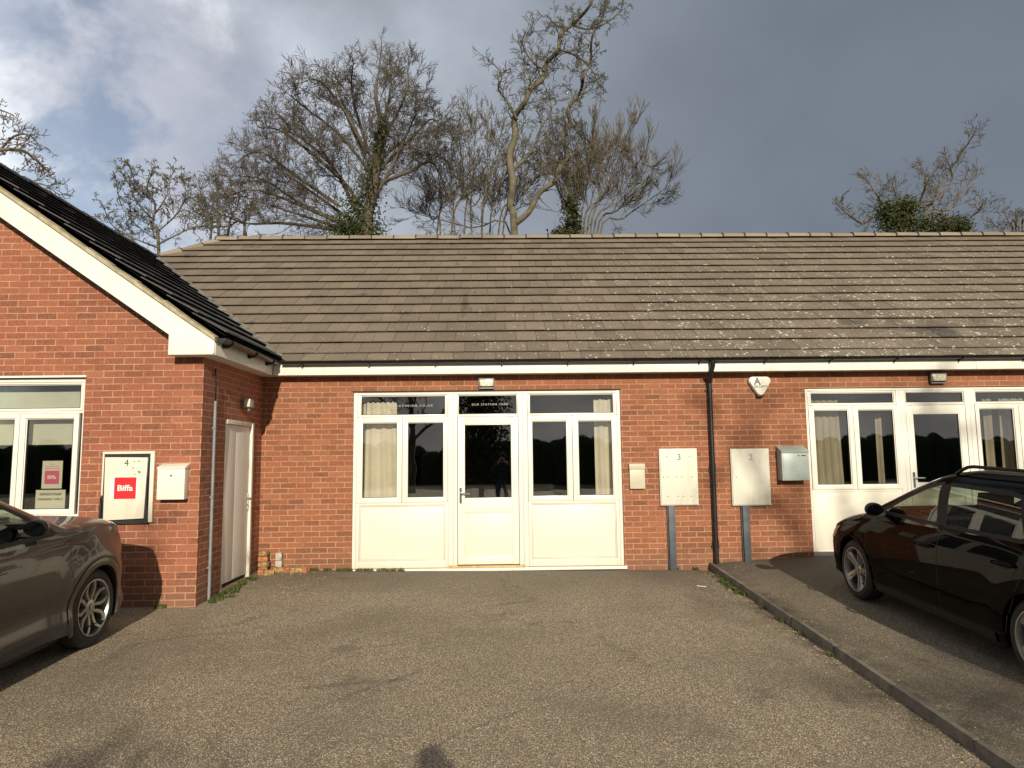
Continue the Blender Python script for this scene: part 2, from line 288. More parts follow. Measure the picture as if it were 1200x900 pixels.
# ---------------------------------------------------------------- helpers
COL = sc.collection
class MB:
    def __init__(s): s.v = []; s.f = []; s.t = []; s.mi = []
    def add(s, vs, fs, tone=None, mi=0):
        o = len(s.v); s.v += [tuple(v) for v in vs]
        for f in fs: s.f.append(tuple(i+o for i in f)); s.t.append(tone if tone is not None else 0.5); s.mi.append(mi)
        return s
    def box(s, a, b, tone=None, mi=0):
        x0, x1 = sorted((a[0], b[0])); y0, y1 = sorted((a[1], b[1])); z0, z1 = sorted((a[2], b[2]))
        return s.add([(x0,y0,z0),(x1,y0,z0),(x1,y1,z0),(x0,y1,z0),(x0,y0,z1),(x1,y0,z1),(x1,y1,z1),(x0,y1,z1)],
              [(0,3,2,1),(4,5,6,7),(0,1,5,4),(1,2,6,5),(2,3,7,6),(3,0,4,7)], tone, mi)
    def tube(s, pts, rad, n=8, caps=True, tone=None, mi=0):
        pts = [Vector(p) for p in pts]; k = len(pts)
        if not hasattr(rad, '__len__'): rad = [rad]*k
        ref = None; rings = []; vs = []
        for i, p in enumerate(pts):
            d = (pts[min(i+1, k-1)]-pts[max(i-1, 0)]).normalized()
            if ref is None: ref = Vector((0, 0, 1)) if abs(d.z) < .9 else Vector((1, 0, 0))
            a = d.cross(ref).normalized(); b = a.cross(d); ref = b
            for j in range(n):
                q = 2*math.pi*j/n; vs.append(p+a*(math.cos(q)*rad[i])+b*(math.sin(q)*rad[i]))
        fs = [(i*n+j, i*n+(j+1) % n, (i+1)*n+(j+1) % n, (i+1)*n+j) for i in range(k-1) for j in range(n)]
        if caps: fs += [tuple(range(n))[::-1], tuple((k-1)*n+j for j in range(n))]
        return s.add(vs, fs, tone, mi)
    def lathe(s, prof, c=(0,0,0), axis='Y', n=40, tone=None, mi=0):      # prof: (radius, along)
        vs = []; k = len(prof)
        for r_, h in prof:
            for j in range(n):
                q = 2*math.pi*j/n; a, b = r_*math.cos(q), r_*math.sin(q)
                vs.append({'Y': (c[0]+a, c[1]+h, c[2]+b), 'Z': (c[0]+a, c[1]+b, c[2]+h), 'X': (c[0]+h, c[1]+a, c[2]+b)}[axis])
        return s.add(vs, [(i*n+j, (i+1)*n+j, (i+1)*n+(j+1) % n, i*n+(j+1) % n) for i in range(k-1) for j in range(n)], tone, mi)
    def prism(s, poly, y0, y1, axis='Y', tone=None, mi=0):               # poly in (x,z) for Y; (y,z) for X ; (x,y) for Z
        n = len(poly)
        g = {'Y': lambda p, h: (p[0], h, p[1]), 'X': lambda p, h: (h, p[0], p[1]), 'Z': lambda p, h: (p[0], p[1], h)}[axis]
        return s.add([g(p, y0) for p in poly]+[g(p, y1) for p in poly], [tuple(range(n))[::-1], tuple(range(n, 2*n))]+[(i, (i+1) % n, n+(i+1) % n, n+i) for i in range(n)], tone, mi)
    def build(s, name, m, parent=None, smooth=False, bevel=0, tone=False, fix=True):
        me = bpy.data.meshes.new(name); me.from_pydata(s.v, [], s.f)
        ms = m if isinstance(m, (list, tuple)) else [m]
        for x in ms: me.materials.append(x)
        if len(ms) > 1: me.polygons.foreach_set('material_index', s.mi)
        if tone:
            a = me.attributes.new('tone', 'FLOAT', 'FACE'); a.data.foreach_set('value', s.t)
        if fix:
            bm = bmesh.new(); bm.from_mesh(me); bmesh.ops.recalc_face_normals(bm, faces=bm.faces)
            if bevel:
                bmesh.ops.bevel(bm, geom=list(bm.edges), offset=bevel, segments=2, profile=.6, affect='EDGES', clamp_overlap=True)
            bm.to_mesh(me); bm.free()
        if smooth or bevel:
            me.polygons.foreach_set('use_smooth', [bool(smooth) or bevel >= .02]*len(me.polygons))
            if bevel or smooth == 'auto': me.set_sharp_from_angle(angle=R(20 if bevel and bevel < .02 else 35))
        o = bpy.data.objects.new(name, me); COL.objects.link(o)
        if parent: o.parent = parent
        return o
def tag(o, label=None, cat=None, group=None, kind=None):
    if label: o['label'] = label
    if cat: o['category'] = cat
    if group: o['group'] = group
    if kind: o['kind'] = kind
    return o
def thing(name, label, cat, loc=(0,0,0), group=None, rot=None):
    o = bpy.data.objects.new(name, None); COL.objects.link(o); o.location = loc; o.empty_display_size = .2
    if rot: o.rotation_euler = rot
    return tag(o, label, cat, group)
def text(name, s, size, m, parent=None, loc=(0,0,0), rot=(R(90),0,0), bold=0.0, ext=.0015, align='CENTER', spacing=1.0, xs=1.0):
    c = bpy.data.curves.new(name, 'FONT'); c.body = s; c.size = size; c.extrude = ext; c.offset = bold; c.align_x = align; c.align_y = 'CENTER'; c.space_character = spacing; c.resolution_u = 4
    t = bpy.data.objects.new(name+'_c', c); me = bpy.data.meshes.new_from_object(t); bpy.data.objects.remove(t)
    me.materials.clear(); me.materials.append(m); me.name = name
    o = bpy.data.objects.new(name, me); COL.objects.link(o); o.location = loc; o.rotation_euler = rot; o.scale = (xs, 1, 1)
    if parent: o.parent = parent
    return o
def frame_rect(mb, x0, x1, z0, z1, wl, wr, wb, wt, y0, y1):     # rectangular frame of butted bars
    mb.box((x0, y0, z0), (x0+wl, y1, z1)); mb.box((x1-wr, y0, z0), (x1, y1, z1))
    mb.box((x0+wl, y0, z1-wt), (x1-wr, y1, z1)); mb.box((x0+wl, y0, z0), (x1-wr, y1, z0+wb))
def wall_boxes(mb, x0, x1, z0, z1, y0, y1, holes):              # wall in X-Z with rectangular holes (butted blocks sharing planes)
    hs = sorted(holes); x = x0
    for (a, b, c, d) in hs:
        mb.box((x, y0, z0), (a, y1, z1)); mb.box((a, y0, d), (b, y1, z1))
        if c > z0: mb.box((a, y0, z0), (b, y1, c))
        x = b
    mb.box((x, y0, z0), (x1, y1, z1))
# ---------------------------------------------------------------- ground
D, G, XC = 9.904, 7.916, -3.371
def lerp(a, b, t): t = max(0, min(1, t)); return a+(b-a)*t
def gz(x, y):
    yy = min(y, D)
    s = lerp(.040, .048, (x+3.4)/6.3)
    drop = s*(D-max(yy, -1)) + (.012*min(60, max(0, -1-yy)))
    if x <= 2.92: z = lerp(0, -.075, (x+3.4)/6.3)-drop
    else: z = .012+lerp(0, .075, (x-2.95)/1.3)-.050*(D-max(yy, -1))-.012*min(60, max(0, -1-yy))
    if y < 3.2: z += lerp(0, .42, (3.2-y)/3.6)
    z += .012*(noise.noise(Vector((x*.45, y*.45, 0)))) if y < 9.5 else 0
    return z
xs = [-400, -150, -60, -30, -16]+[-12+.4*i for i in range(37)]+[2.6, 2.8, 2.90, 2.91, 2.955, 2.96]+[3.2+.4*i for i in range(33)]+[18, 30, 60, 150, 400]
ys = [-400, -200, -100, -60, -35, -20, -12, -8]+[-5+.5*i for i in range(31)]+[9.9, 10.5, 14, 25, 60, 150, 400]
xs = sorted(set(round(x, 3) for x in xs)); ys = sorted(set(ys))
g = MB(); g.add([(x, y, gz(x, y)) for y in ys for x in xs], [(j*len(xs)+i, j*len(xs)+i+1, (j+1)*len(xs)+i+1, (j+1)*len(xs)+i) for j in range(len(ys)-1) for i in range(len(xs)-1)])
tag(g.build('ground', M['asphalt'], smooth=True, fix=False), kind='structure')
k = MB(); y = 9.895; rnd = random.Random(4)
while y > -8:
    y2 = y-.905
    def kz(yy): return .014-.050*(D-max(yy, -1))-.012*max(0, -1-yy)
    jx = rnd.uniform(-.004, .004); jz = rnd.uniform(-.003, .004)
    k.add([(2.912+jx, y-.013, kz(y)-.25), (2.955+jx, y-.013, kz(y)-.25), (2.955+jx, y-.013, kz(y)+.012+jz), (2.912+jx, y-.013, kz(y)+.012+jz),
           (2.912+jx, y2, kz(y2)-.25), (2.955+jx, y2, kz(y2)-.25), (2.955+jx, y2, kz(y2)+.012+jz), (2.912+jx, y2, kz(y2)+.012+jz)],
          [(0,1,2,3),(7,6,5,4),(3,2,6,7),(0,3,7,4),(1,5,6,2),(0,4,5,1)])
    y = y2
tag(k.build('kerb', M['kerb'], bevel=.006), kind='structure')
# ---------------------------------------------------------------- terrace building
ter = thing('office_terrace', 'long low red brick office terrace with brown concrete tiled roof and white framed fronts', 'building', (0, D, 0))
def P(o):                      # parent keeping world coordinates (things are built in world metres)
    return o
def adopt(o, root):
    o.parent = root; o.matrix_parent_inverse = root.matrix_basis.inverted(); return o
F1 = (-2.0846, 1.7264, 0.0, 2.474); F2 = (4.404, 8.215, .062, 2.468); F3 = (10.9, 14.71, .062, 2.468)
wm = MB(); wall_boxes(wm, XC, 19.0, -.9, 2.84, D, D+.28, [F1, F2, F3]); adopt(wm.build('wall', M['brick']), ter)
bw = MB(); bw.box((XC-3, 18.5, -.9), (19, 18.75, 2.84)); bw.box((18.72, D+.28, -.9), (19, 18.5, 2.84)); adopt(bw.build('rear_wall', M['brick']), ter)
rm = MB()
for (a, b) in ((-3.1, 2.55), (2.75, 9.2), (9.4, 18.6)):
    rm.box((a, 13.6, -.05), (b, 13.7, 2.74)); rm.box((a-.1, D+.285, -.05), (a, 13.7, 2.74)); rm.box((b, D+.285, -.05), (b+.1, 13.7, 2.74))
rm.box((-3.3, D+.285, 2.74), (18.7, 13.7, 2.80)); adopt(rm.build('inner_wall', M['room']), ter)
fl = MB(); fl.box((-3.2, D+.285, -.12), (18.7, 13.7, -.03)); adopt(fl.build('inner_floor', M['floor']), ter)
# soffit, fascia, gutter
TP = math.tan(R(35)); EZ = 2.87; RY, RZ = 14.2, 2.87+TP*(14.2-9.6)
so = MB(); so.box((XC+.2, 9.72, 2.702), (19.2, D-.001, 2.712)); adopt(so.build('soffit', M['fascia']), ter)
fa = MB()
xx = -3.165
while xx < 19.2:
    x2 = min(19.2, xx+4.98); fa.box((xx+.0015, 9.70, 2.698), (x2-.0015, 9.72, 2.875)); xx = x2
adopt(fa.build('fascia_board', M['fascia'], bevel=.002), ter)
gu = MB(); n = 10
def gutter(mb, p0, p1, out, r=.056, th=.004):
    p0, p1, out = Vector(p0), Vector(p1), Vector(out)
    vs = []
    for p in (p0, p1):
        for rad in (r, r-th):
            for j in range(n+1):
                q = math.pi*j/n; vs.append(p+out*(-math.cos(q)*rad)+Vector((0, 0, -math.sin(q)*rad)))
    k = n+1; fs = []
    for j in range(n): fs += [(j, j+1, 2*k+j+1, 2*k+j), (k+j+1, k+j, 3*k+j, 3*k+j+1)]
    fs += [(0, 2*k, 3*k, k), (n, k+n, 3*k+n, 2*k+n)]
    mb.add(vs, fs)
gutter(gu, (-3.03, 9.635, 2.892), (19.2, 9.635, 2.892), (0, -1, 0))
gt = adopt(gu.build('gutter', M['black'], smooth='auto'), ter)
x = -2.75; 
while x < 16:
    b = MB(); b.tube([(x, 9.70, 2.90), (x, 9.695, 2.845), (x, 9.66, 2.825), (x, 9.60, 2.835), (x, 9.572, 2.875), (x, 9.574, 2.90)], .011, 6); b.box((x-.012, 9.69, 2.815), (x+.012, 9.699, 2.90))
    o = b.build('gutter_bracket', M['black']); o.parent = gt; x += .93
# roof: individual tiles clipped to each roof face
def clip(poly, a, b, c):                     # keep a*x+b*y+c>=0
    out = []
    for i in range(len(poly)):
        p, q = poly[i], poly[(i+1) % len(poly)]; dp = a*p[0]+b*p[1]+c; dq = a*q[0]+b*q[1]+c
        if dp >= 0: out.append(p)
        if (dp >= 0) != (dq >= 0):
            t = dp/(dp-dq); out.append((p[0]+(q[0]-p[0])*t, p[1]+(q[1]-p[1])*t))
    return out
def tiled(name, m, origin, ud, vd, u0, u1, vtop, gauge, tw, planes, root, seed, th=.024, bond=.5, v_min=-.03, thk=.013):
    rnd = random.Random(seed); mb = MB(); ud, vd = Vector(ud).normalized(), Vector(vd).normalized(); nn = ud.cross(vd).normalized()
    if nn.z < 0: nn = -nn
    origin = Vector(origin); row = 0; v = vtop
    while v > v_min:
        vb = max(v-gauge, v_min); u = u0-(tw*bond if row % 2 else 0)
        rj = rnd.uniform(-.002, .002)
        while u < u1:
            jt = rnd.uniform(-.0018, .002)
            poly = [(u+.0025, vb+rj), (u+tw-.0025, vb+rj+rnd.uniform(-.0015, .0015)), (u+tw-.0025, v+.045), (u+.0025, v+.045)]
            for pl in planes: 
                poly = clip(poly, *pl)
                if not poly: break
            if len(poly) > 2:
                k = len(poly); top = []; bot = []
                for (a, b) in poly:
                    h = th+jt+(v-b)/gauge*0.0
                    h = jt+th*(1.0-(b-vb)/gauge)+.004
                    base = origin+ud*a+vd*b
                    top.append(base+nn*h); bot.append(base+nn*(h-thk))
                mb.add(top+bot, [tuple(range(k)), tuple(range(2*k-1, k-1, -1))]+[(i, k+i, k+(i+1) % k, (i+1) % k) for i in range(k)], rnd.random())
            u += tw
        v -= gauge; row += 1
    return adopt(mb.build(name, m, tone=True), root)
c35, s35 = math.cos(R(35)), math.sin(R(35))
GE = -3.08; GZ = 2.94                         # gable roof eave: X and height
VL = (RY-9.6)/c35                            # slope length of the main face
# front face: u=X, v=distance up the slope from (.,9.6,EZ); valley line and hip line bound it on the left
# valley: EZ+TP*(Y-9.6) = GZ+TP*(GE-X)  ->  (Y-9.6)+X = GE+(GZ-EZ)/TP
kk = GE+(GZ-EZ)/TP
valley = (1, c35, -kk)                        # X + v*cos - kk >= 0
hip = (-1*-1, -c35, (RY-9.6)+5.86)            # X - v*cos + (RY-9.6)+5.86 >= 0
tiled('roof', M['tile'], (0, 9.6, EZ), (1, 0, 0), (0, c35, s35), -8, 19.3, VL, .36, .30, [valley, hip], ter, 3, th=.040)
dk = MB()                                     # roofing felt just below the tiles and the rear and hip faces
def plane_pt(x, y): return (x, y, EZ+TP*(y-9.6)-.02)
dk.add([plane_pt(-3.0, 9.6), plane_pt(19.2, 9.6), (19.2, RY, RZ-.02), (-5.86, RY, RZ-.02), (-6.9, 13.16, RZ-.02-TP*1.04)], [(0, 1, 2, 3, 4)])
dk.add([(-5.86, RY, RZ-.015), (19.2, RY, RZ-.015), (19.2, 18.9, EZ-.03), (-10.4, 18.9, EZ-.03)], [(0, 1, 2, 3)])
dk.add([(-5.86, RY, RZ-.015), (-10.4, 18.9, EZ-.03), (-10.4, 9.66, EZ-.03)], [(0, 1, 2)])
dk.add([(19.2, 9.6, EZ-.02), (19.2, 18.9, EZ-.03), (19.2, RY, RZ-.02)], [(0, 1, 2)])
adopt(dk.build('roof_deck', M['tile']), ter)
def ridge_run(p0, p1, L, m, root, name='ridge_tile', rad=.115, seed=0):
    p0, p1 = Vector(p0), Vector(p1); d = (p1-p0); tot = d.length; d.normalize(); a = d.cross(Vector((0, 0, 1))).normalized(); b = a.cross(d)
    rnd = random.Random(seed); s = 0; mb = MB()
    while s < tot-.05:
        e = min(tot, s+L); jz = rnd.uniform(-.006, .006); vs = []; K = 9
        for (q, rr_) in ((s, rad+.006), (e+.03, rad-.004)):
            for r2 in (rr_, rr_-.018):
                for j in range(K):
                    th = math.pi*(-.02+1.04*j/(K-1)); vs.append(p0+d*q+a*(math.cos(th)*r2)+b*(math.sin(th)*r2*.80-.035+jz))
        fs = []
        for j in range(K-1): fs += [(j, j+1, 2*K+j+1, 2*K+j), (K+j+1, K+j, 3*K+j, 3*K+j+1), (j+1, j, K+j, K+j+1), (2*K+j, 2*K+j+1, 3*K+j+1, 3*K+j)]
        fs += [(0, 2*K, 3*K, K), (K-1, 2*K-1, 4*K-1, 3*K-1)]
        mb.add(vs, fs, rnd.random())
        # dark lichen-stained joint collar
        vs = []
        for q in (s-.008, s+.016):
            for j in range(K):
                th = math.pi*(-.02+1.04*j/(K-1)); vs.append(p0+d*q+a*(math.cos(th)*(rad+.014))+b*(math.sin(th)*(rad+.014)*.80-.035+jz))
        mb.add(vs, [(j, j+1, K+j+1, K+j) for j in range(K-1)], 0, 1); s += L
    return adopt(mb.build(name, [m, M['gasket']], root and None, tone=True, smooth='auto'), root)
ridge_run((-5.86, RY, RZ+.03), (19.2, RY, RZ+.03), .46, M['ridge'], ter, 'ridge', seed=1)
ridge_run((-5.80, RY+.06, RZ+.03), (-6.78, RY-.92, RZ+.03-TP*.98), .46, M['ridge'], ter, 'hip_ridge', seed=2)
# downpipe
dp = MB(); X = 3.0085
dp.tube([(X-.01, 9.635, 2.84), (X-.01, 9.635, 2.77), (X-.02, 9.68, 2.70), (X-.005, 9.80, 2.61), (X, D-.05, 2.56)], [.042, .036, .036, .036, .036], 12)
dp.tube([(X, D-.05, 2.60), (X, D-.05, .30), (X, D-.052, .02)], .034, 12)
for z in (2.58, 1.36, .30): dp.tube([(X, D-.05, z-.03), (X, D-.05, z+.03)], .041, 12)
for z in (2.45, 1.30, .24): dp.box((X-.055, D-.03, z-.016), (X+.055, D-.002, z+.016))
adopt(dp.build('downpipe', M['black'], smooth='auto'), ter)
# ---------------------------------------------------------------- window / door fronts
def pane(root, x0, x1, z0, z1, y, parent):
    gm = MB(); gm.box((x0-.004, y, z0-.004), (x1+.004, y+.006, z1+.004)); o = adopt(gm.build('pane', M['glass']), root); 
    o.parent = parent; o.matrix_parent_inverse = Matrix.Identity(4); return o
def sub(o, parent):            # o has world vertices; parent is a part of a root: keep world placement
    o.parent = parent; o.matrix_parent_inverse = Matrix.Identity(4); return o
class World: pass
def part(mb, name, m, root, **k): return adopt(mb.build(name, m, **k), root)
def subpart(mb, name, m, par, **k):
    return sub(mb.build(name, m, **k), par)
def bead_frame(x0, x1, z0, z1, px0, px1, pz0, pz1, y, dep=.055, name='window', root=None, m='upvc'):
    """one sash: outer rect, pane rect; stepped profile plus dark gasket and pane as sub-parts"""
    x0 += .002; x1 -= .002; z0 += .0015; z1 -= .0015
    mb = MB(); frame_rect(mb, x0, x1, z0, z1, px0-x0-.014, x1-px1-.014, pz0-z0-.014, z1-pz1-.014, y, y+dep)
    f = part(mb, name, M[m], root, bevel=.004)
    b = MB(); frame_rect(b, px0-.0145, px1+.0145, pz0-.0145, pz1+.0145, .012, .012, .012, .012, y+.016, y+dep); subpart(b, 'bead', M[m], f, bevel=.003)
    q = MB(); frame_rect(q, px0-.003, px1+.003, pz0-.003, pz1+.003, .006, .006, .006, .006, y+.016, y+dep-.01); subpart(q, 'gasket', M['gasket'], f)
    gm = MB(); gm.box((px0, y+.024, pz0), (px1, y+.030, pz1)); subpart(gm, 'pane', M['glass'], f)
    return f
def handle_mb(x, y, z, side=1):
    mb = MB(); mb.box((x-.016, y-.008, z-.11), (x+.016, y, z+.11)); mb.tube([(x, y-.004, z+.03), (x, y-.05, z+.03), (x+side*.02, y-.055, z+.03), (x+side*.13, y-.052, z+.028)], .010, 8); mb.tube([(x, y-.012, z-.05), (x, y-.007, z-.05)], .009, 10)
    return mb
def front(x0, x1, z0, z1, root, dz, tz, sz, beads=True, wooden=False):
    """white uPVC screen: side sashes over panels, door in the middle. dz=door pane z range, tz=transom z range, sz=sash z range"""
    y = D+.03; ox = x0+2.0846
    X = lambda v: v+ox
    sashbot = sz[0]-.075
    mb = MB()
    # outer frame and mullions
    mb.box((x0, y, z0), (x0+.045, y+.07, z1)); mb.box((x1-.045, y, z0), (x1, y+.07, z1))
    mb.box((x0+.045, y, z1-.045), (x1-.045, y+.07, z1))
    mb.box((X(-.742), y, z0), (X(-.674), y+.07, z1-.045)); mb.box((X(-.672), y+.002, z0), (X(-.612), y+.07, z1-.045))
    mb.box((X(.262), y+.002, z0), (X(.322), y+.07, z1-.045)); mb.box((X(.324), y, z0), (X(.392), y+.07, z1-.045))
    mb.box((X(-.612), y+.002, tz[0]-.036), (X(.262), y+.07, tz[0]-.012))
    fr = part(mb, 'screen_frame', M['upvc'], root, bevel=.004)
    for (a, b, c, d) in ((x0+.047, X(-.744), X(-1.99), X(-.776)), (X(-.610), X(.260), X(-.600), X(.250)), (X(.394), x1-.047, X(.424), X(1.64))):
        bead_frame(a, b, tz[0]-.010 if a < X(-.6) and a > X(-.7) else tz[0]-.028, z1-.047, c+.012, d-.012, tz[0]+.006, tz[1], y+.004, name='transom_window', root=root)
    for (a, b, c, d) in ((x0+.047, X(-1.393), X(-1.95), X(-1.472)), (X(-1.391), X(-.744), X(-1.309), X(-.813)), (X(.394), X(1.030), X(.464), X(.944)), (X(1.032), x1-.047, X(1.123), X(1.596))):
        bead_frame(a, b, sashbot, tz[0]-.030, c, d, sz[0], sz[1], y-.012, name='sash_window', root=root)
    for (a, b) in ((x0+.047, X(-.744)), (X(.394), x1-.047)):
        mb = MB(); frame_rect(mb, a, b, z0+.0, sashbot-.002, .045, .045, .10, .035, y+.001, y+.06)
        if beads:
            frame_rect(mb, a+.048, b-.048, z0+.103, sashbot-.040, .012, .012, .012, .012, y+.013, y+.06)
            mb.box((a+.062, y+.028, z0+.117), (b-.062, y+.05, sashbot-.054))
        else: mb.box((a+.045, y+.004, z0+.10), (b-.045, y+.05, sashbot-.037))
        part(mb, 'lower_panel', M['panel'], root, bevel=.003)
    # door
    a, b = X(-.606), X(.256); yd = y+.006; db = z0+.035; dt = tz[0]-.040
    mb = MB(); frame_rect(mb, a, b, db, dt, dz[2], dz[2], .11, dt-dz[1]-.013, yd, yd+.05); mb.box((a+dz[2], yd, dz[0]-.20), (b-dz[2], yd+.05, dz[0]-.014))
    d = part(mb, 'door', M['upvc'], root, bevel=.004)
    px0, px1 = a+dz[2], b-dz[2]
    q = MB(); frame_rect(q, px0, px1, dz[0]-.014, dz[1]+.013, .013, .013, .013, .013, yd+.008, yd+.045); subpart(q, 'bead', M['upvc'], d, bevel=.003)
    q = MB(); frame_rect(q, px0+.012, px1-.012, dz[0]-.002, dz[1]+.001, .005, .005, .005, .005, yd+.014, yd+.04); subpart(q, 'gasket', M['gasket'], d)
    q = MB(); q.box((px0+.014, yd+.022, dz[0]), (px1-.014, yd+.028, dz[1])); subpart(q, 'pane', M['glass'], d)
    q = MB(); frame_rect(q, px0, px1, db+.11, dz[0]-.20, .014, .014, .014, .014, yd+.008, yd+.045); q.box((px0+.014, yd+.018, db+.124), (px1-.014, yd+.04, dz[0]-.214)); subpart(q, 'kick_panel', M['panel'], d, bevel=.003)
    subpart(handle_mb(a+.042, yd, dz[0]+.035), 'handle', M['chrome'], d, smooth='auto')
    q = MB(); q.box((a+.002, yd+.01, db-.022), (b-.002, yd+.05, db-.003)); subpart(q, 'weather_seal', M['gasket'], d)
    # sill
    mb = MB(); mb.box((x0-.025, D-.045, z0-.042), (x1+.03, y+.05, z0-.004)); part(mb, 'sill', M['fascia'], root, bevel=.004)
    return y
yf = front(*F1, ter, (.958, 1.988, .088), (2.141, 2.405), (.978, 2.020))
front(*F2, ter, (1.10, 2.075, .088), (2.245, 2.385), (1.085, 2.135), beads=False)
front(*F3, ter, (1.10, 2.075, .088), (2.245, 2.385), (1.085, 2.135), beads=False)
wd = MB(); wd.box((-.735, D-.05, -.003), (.335, D+.03, .026)); part(wd, 'threshold', M['wood'], ter, bevel=.004)
lt = MB(); lt.box((F1[0]-.03, D-.010, F1[3]+.002), (F1[1]+.02, D+.02, F1[3]+.010)); part(lt, 'lintel_edge', M['gasket'], ter)
# vinyl lettering on the two transom panes
tg = text('window_lettering', 'FLAXDESIGN.CO.UK', .040, M['vinyl'], None, (-1.26, D+.054, 2.272), spacing=1.6, ext=.0004, xs=1.1, bold=.0002); adopt(tg, ter); tg['label'] = 'white vinyl web address on the left transom pane'
tg = text('window_lettering', 'OLD STATION YARD', .040, M['vinyl'], None, (-.14, D+.054, 2.280), spacing=1.5, ext=.0004, bold=.0002); adopt(tg, ter); tg['label'] = 'white vinyl words OLD STATION YARD on the transom pane over the door'
# curtains
def curtain(name, xa, xb, xa2, xb2, z0, z1, y, folds, m, label, amp=.022, group=None):
    mb = MB(); nx, nz = folds*8, 10; vs = []
    for layer in (0, .004):
        for j in range(nz+1):
            t = j/nz; a = lerp(xa2, xa, t); b = lerp(xb2, xb, t)
            for i in range(nx+1):
                s = i/nx; vs.append((a+(b-a)*s, y+layer+amp*math.sin(s*folds*2*math.pi+.5*math.sin(3*t))*(1-.25*t), z0+(z1-z0)*t+(.010*math.sin(s*folds*4*math.pi) if j == nz else 0)))
    W_ = nx+1; H = W_*(nz+1)
    fs = [(j*W_+i, j*W_+i+1, (j+1)*W_+i+1, (j+1)*W_+i) for j in range(nz) for i in range(nx)]
    fs += [tuple(H+q for q in f[::-1]) for f in fs]; mb.add(vs, fs)
    o = mb.build(name, m, smooth=True, fix=False); return tag(o, label, 'curtain', group)
curtain('curtain', -1.93, -1.50, -1.96, -1.43, .72, 2.335, D+.20, 3, M['curtain'], 'cream curtain hanging at the left end of the middle front')
curtain('curtain', -2.02, -1.95, -2.03, -1.96, .72, 2.36, D+.26, 1, M['curtain'], 'narrow cream curtain edge gathered beside the wall at far left of the middle front')
curtain('curtain', 1.37, 1.66, 1.375, 1.67, .72, 2.35, D+.20, 2, M['curtain'], 'cream curtain hanging at the right end of the middle front')
curtain('curtain', 4.50, 4.98, 4.48, 5.02, .80, 2.30, D+.22, 5, M['curtain2'], 'tan pleated curtain in the left sash of the right front')
curtain('curtain', 5.56, 5.66, 5.56, 5.66, .80, 2.1, D+.30, 1, M['curtain2'], 'narrow tan curtain hanging just left of the right front door')
curtain('curtain', 7.15, 7.28, 7.15, 7.28, .80, 2.30, D+.24, 1, M['curtain2'], 'tan curtain seen between the black car roof and the right sash')
curtain('curtain', 7.38, 7.75, 7.36, 7.78, .80, 2.30, D+.22, 3, M['curtain2'], 'pleated tan curtain at the far right edge of the right front')
# ---------------------------------------------------------------- gable building
gab = thing('gable_office', 'red brick office wing with white bargeboard gable and dark tiled roof', 'building', (-5.5, G, 0))
GX0 = -9.97; RX = (GX0+XC)/2
wy = MB()
W3 = (-7.35, -4.70, .915, 2.475)
wall_boxes(wy, GX0, XC, -.9, 2.86, G, G+.28, [W3])
rt = 2.86+TP*(XC-.03-RX)
wy.prism([(GX0+.03, 2.86), (XC-.03, 2.86), (RX, rt-.02)], G, G+.28)
# side wall with door opening
DY0, DY1, DZ0, DZ1 = 8.60, 9.56, -.02, 2.03
for (a, b, c, d) in ((G+.28, DY0, -.9, 2.86), (DY0, DY1, DZ1, 2.86), (DY0, DY1, -.9, DZ0), (DY1, 16.0, -.9, 2.86)):
    wy.box((XC-.28, a, c), (XC, b, d))
wy.box((GX0, G+.28, -.9), (GX0+.28, 17.5, 2.86)); wy.box((GX0+.28, 17.2, -.9), (XC-.28, 17.5, 2.86))
part(wy, 'wall', M['brick2'], gab)
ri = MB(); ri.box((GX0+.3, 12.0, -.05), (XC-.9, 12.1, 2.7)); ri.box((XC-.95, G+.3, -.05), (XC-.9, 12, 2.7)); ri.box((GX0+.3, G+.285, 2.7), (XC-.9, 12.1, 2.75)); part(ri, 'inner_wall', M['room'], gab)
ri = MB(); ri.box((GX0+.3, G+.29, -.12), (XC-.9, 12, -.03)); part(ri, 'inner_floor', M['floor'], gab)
# dark tiled roof, right slope: u=Y, v up the slope from X=GE
RVL = (GE-RX)/c35; GYF = G-.24
# beyond the valley the gable face stops:  Y-9.6 <= kk - X  with X = GE - v*cos ; behind the hip face it stops at X=-6.82
XH = -6.9
tiled('roof', M['tile2'], (GE, 0, GZ), (0, 1, 0), (-c35, 0, s35), GYF, 17.6, .36*round(RVL/.36), .36, .30,
      [(1, 0, -GYF), (-1, c35, 9.6+kk-GE), (0, -1, RVL)], gab, 8, th=.034)
mb2 = MB()                                    # the upper part behind the valley top
def gp(x, y, o=-.02): return (x, y, GZ+TP*(GE-x)+o)
mb2.add([gp(GE, GYF+.02), gp(GE, 9.62), gp(RX, 9.6+kk-RX), gp(RX, GYF+.02)], [(0, 1, 2, 3)])
lx = 2*RX-GE
mb2.add([(lx, GYF+.02, GZ), (RX, GYF+.02, GZ+TP*(GE-RX)), (RX, 17.6, GZ+TP*(GE-RX)), (lx, 17.6, GZ)], [(0, 1, 2, 3)])
part(mb2, 'roof_deck', M['tile2'], gab)
ridge_run((RX, GYF, GZ+TP*(GE-RX)+.03), (RX, 17.6, GZ+TP*(GE-RX)+.03), .46, M['tile2'], gab, 'ridge', rad=.085, seed=5)
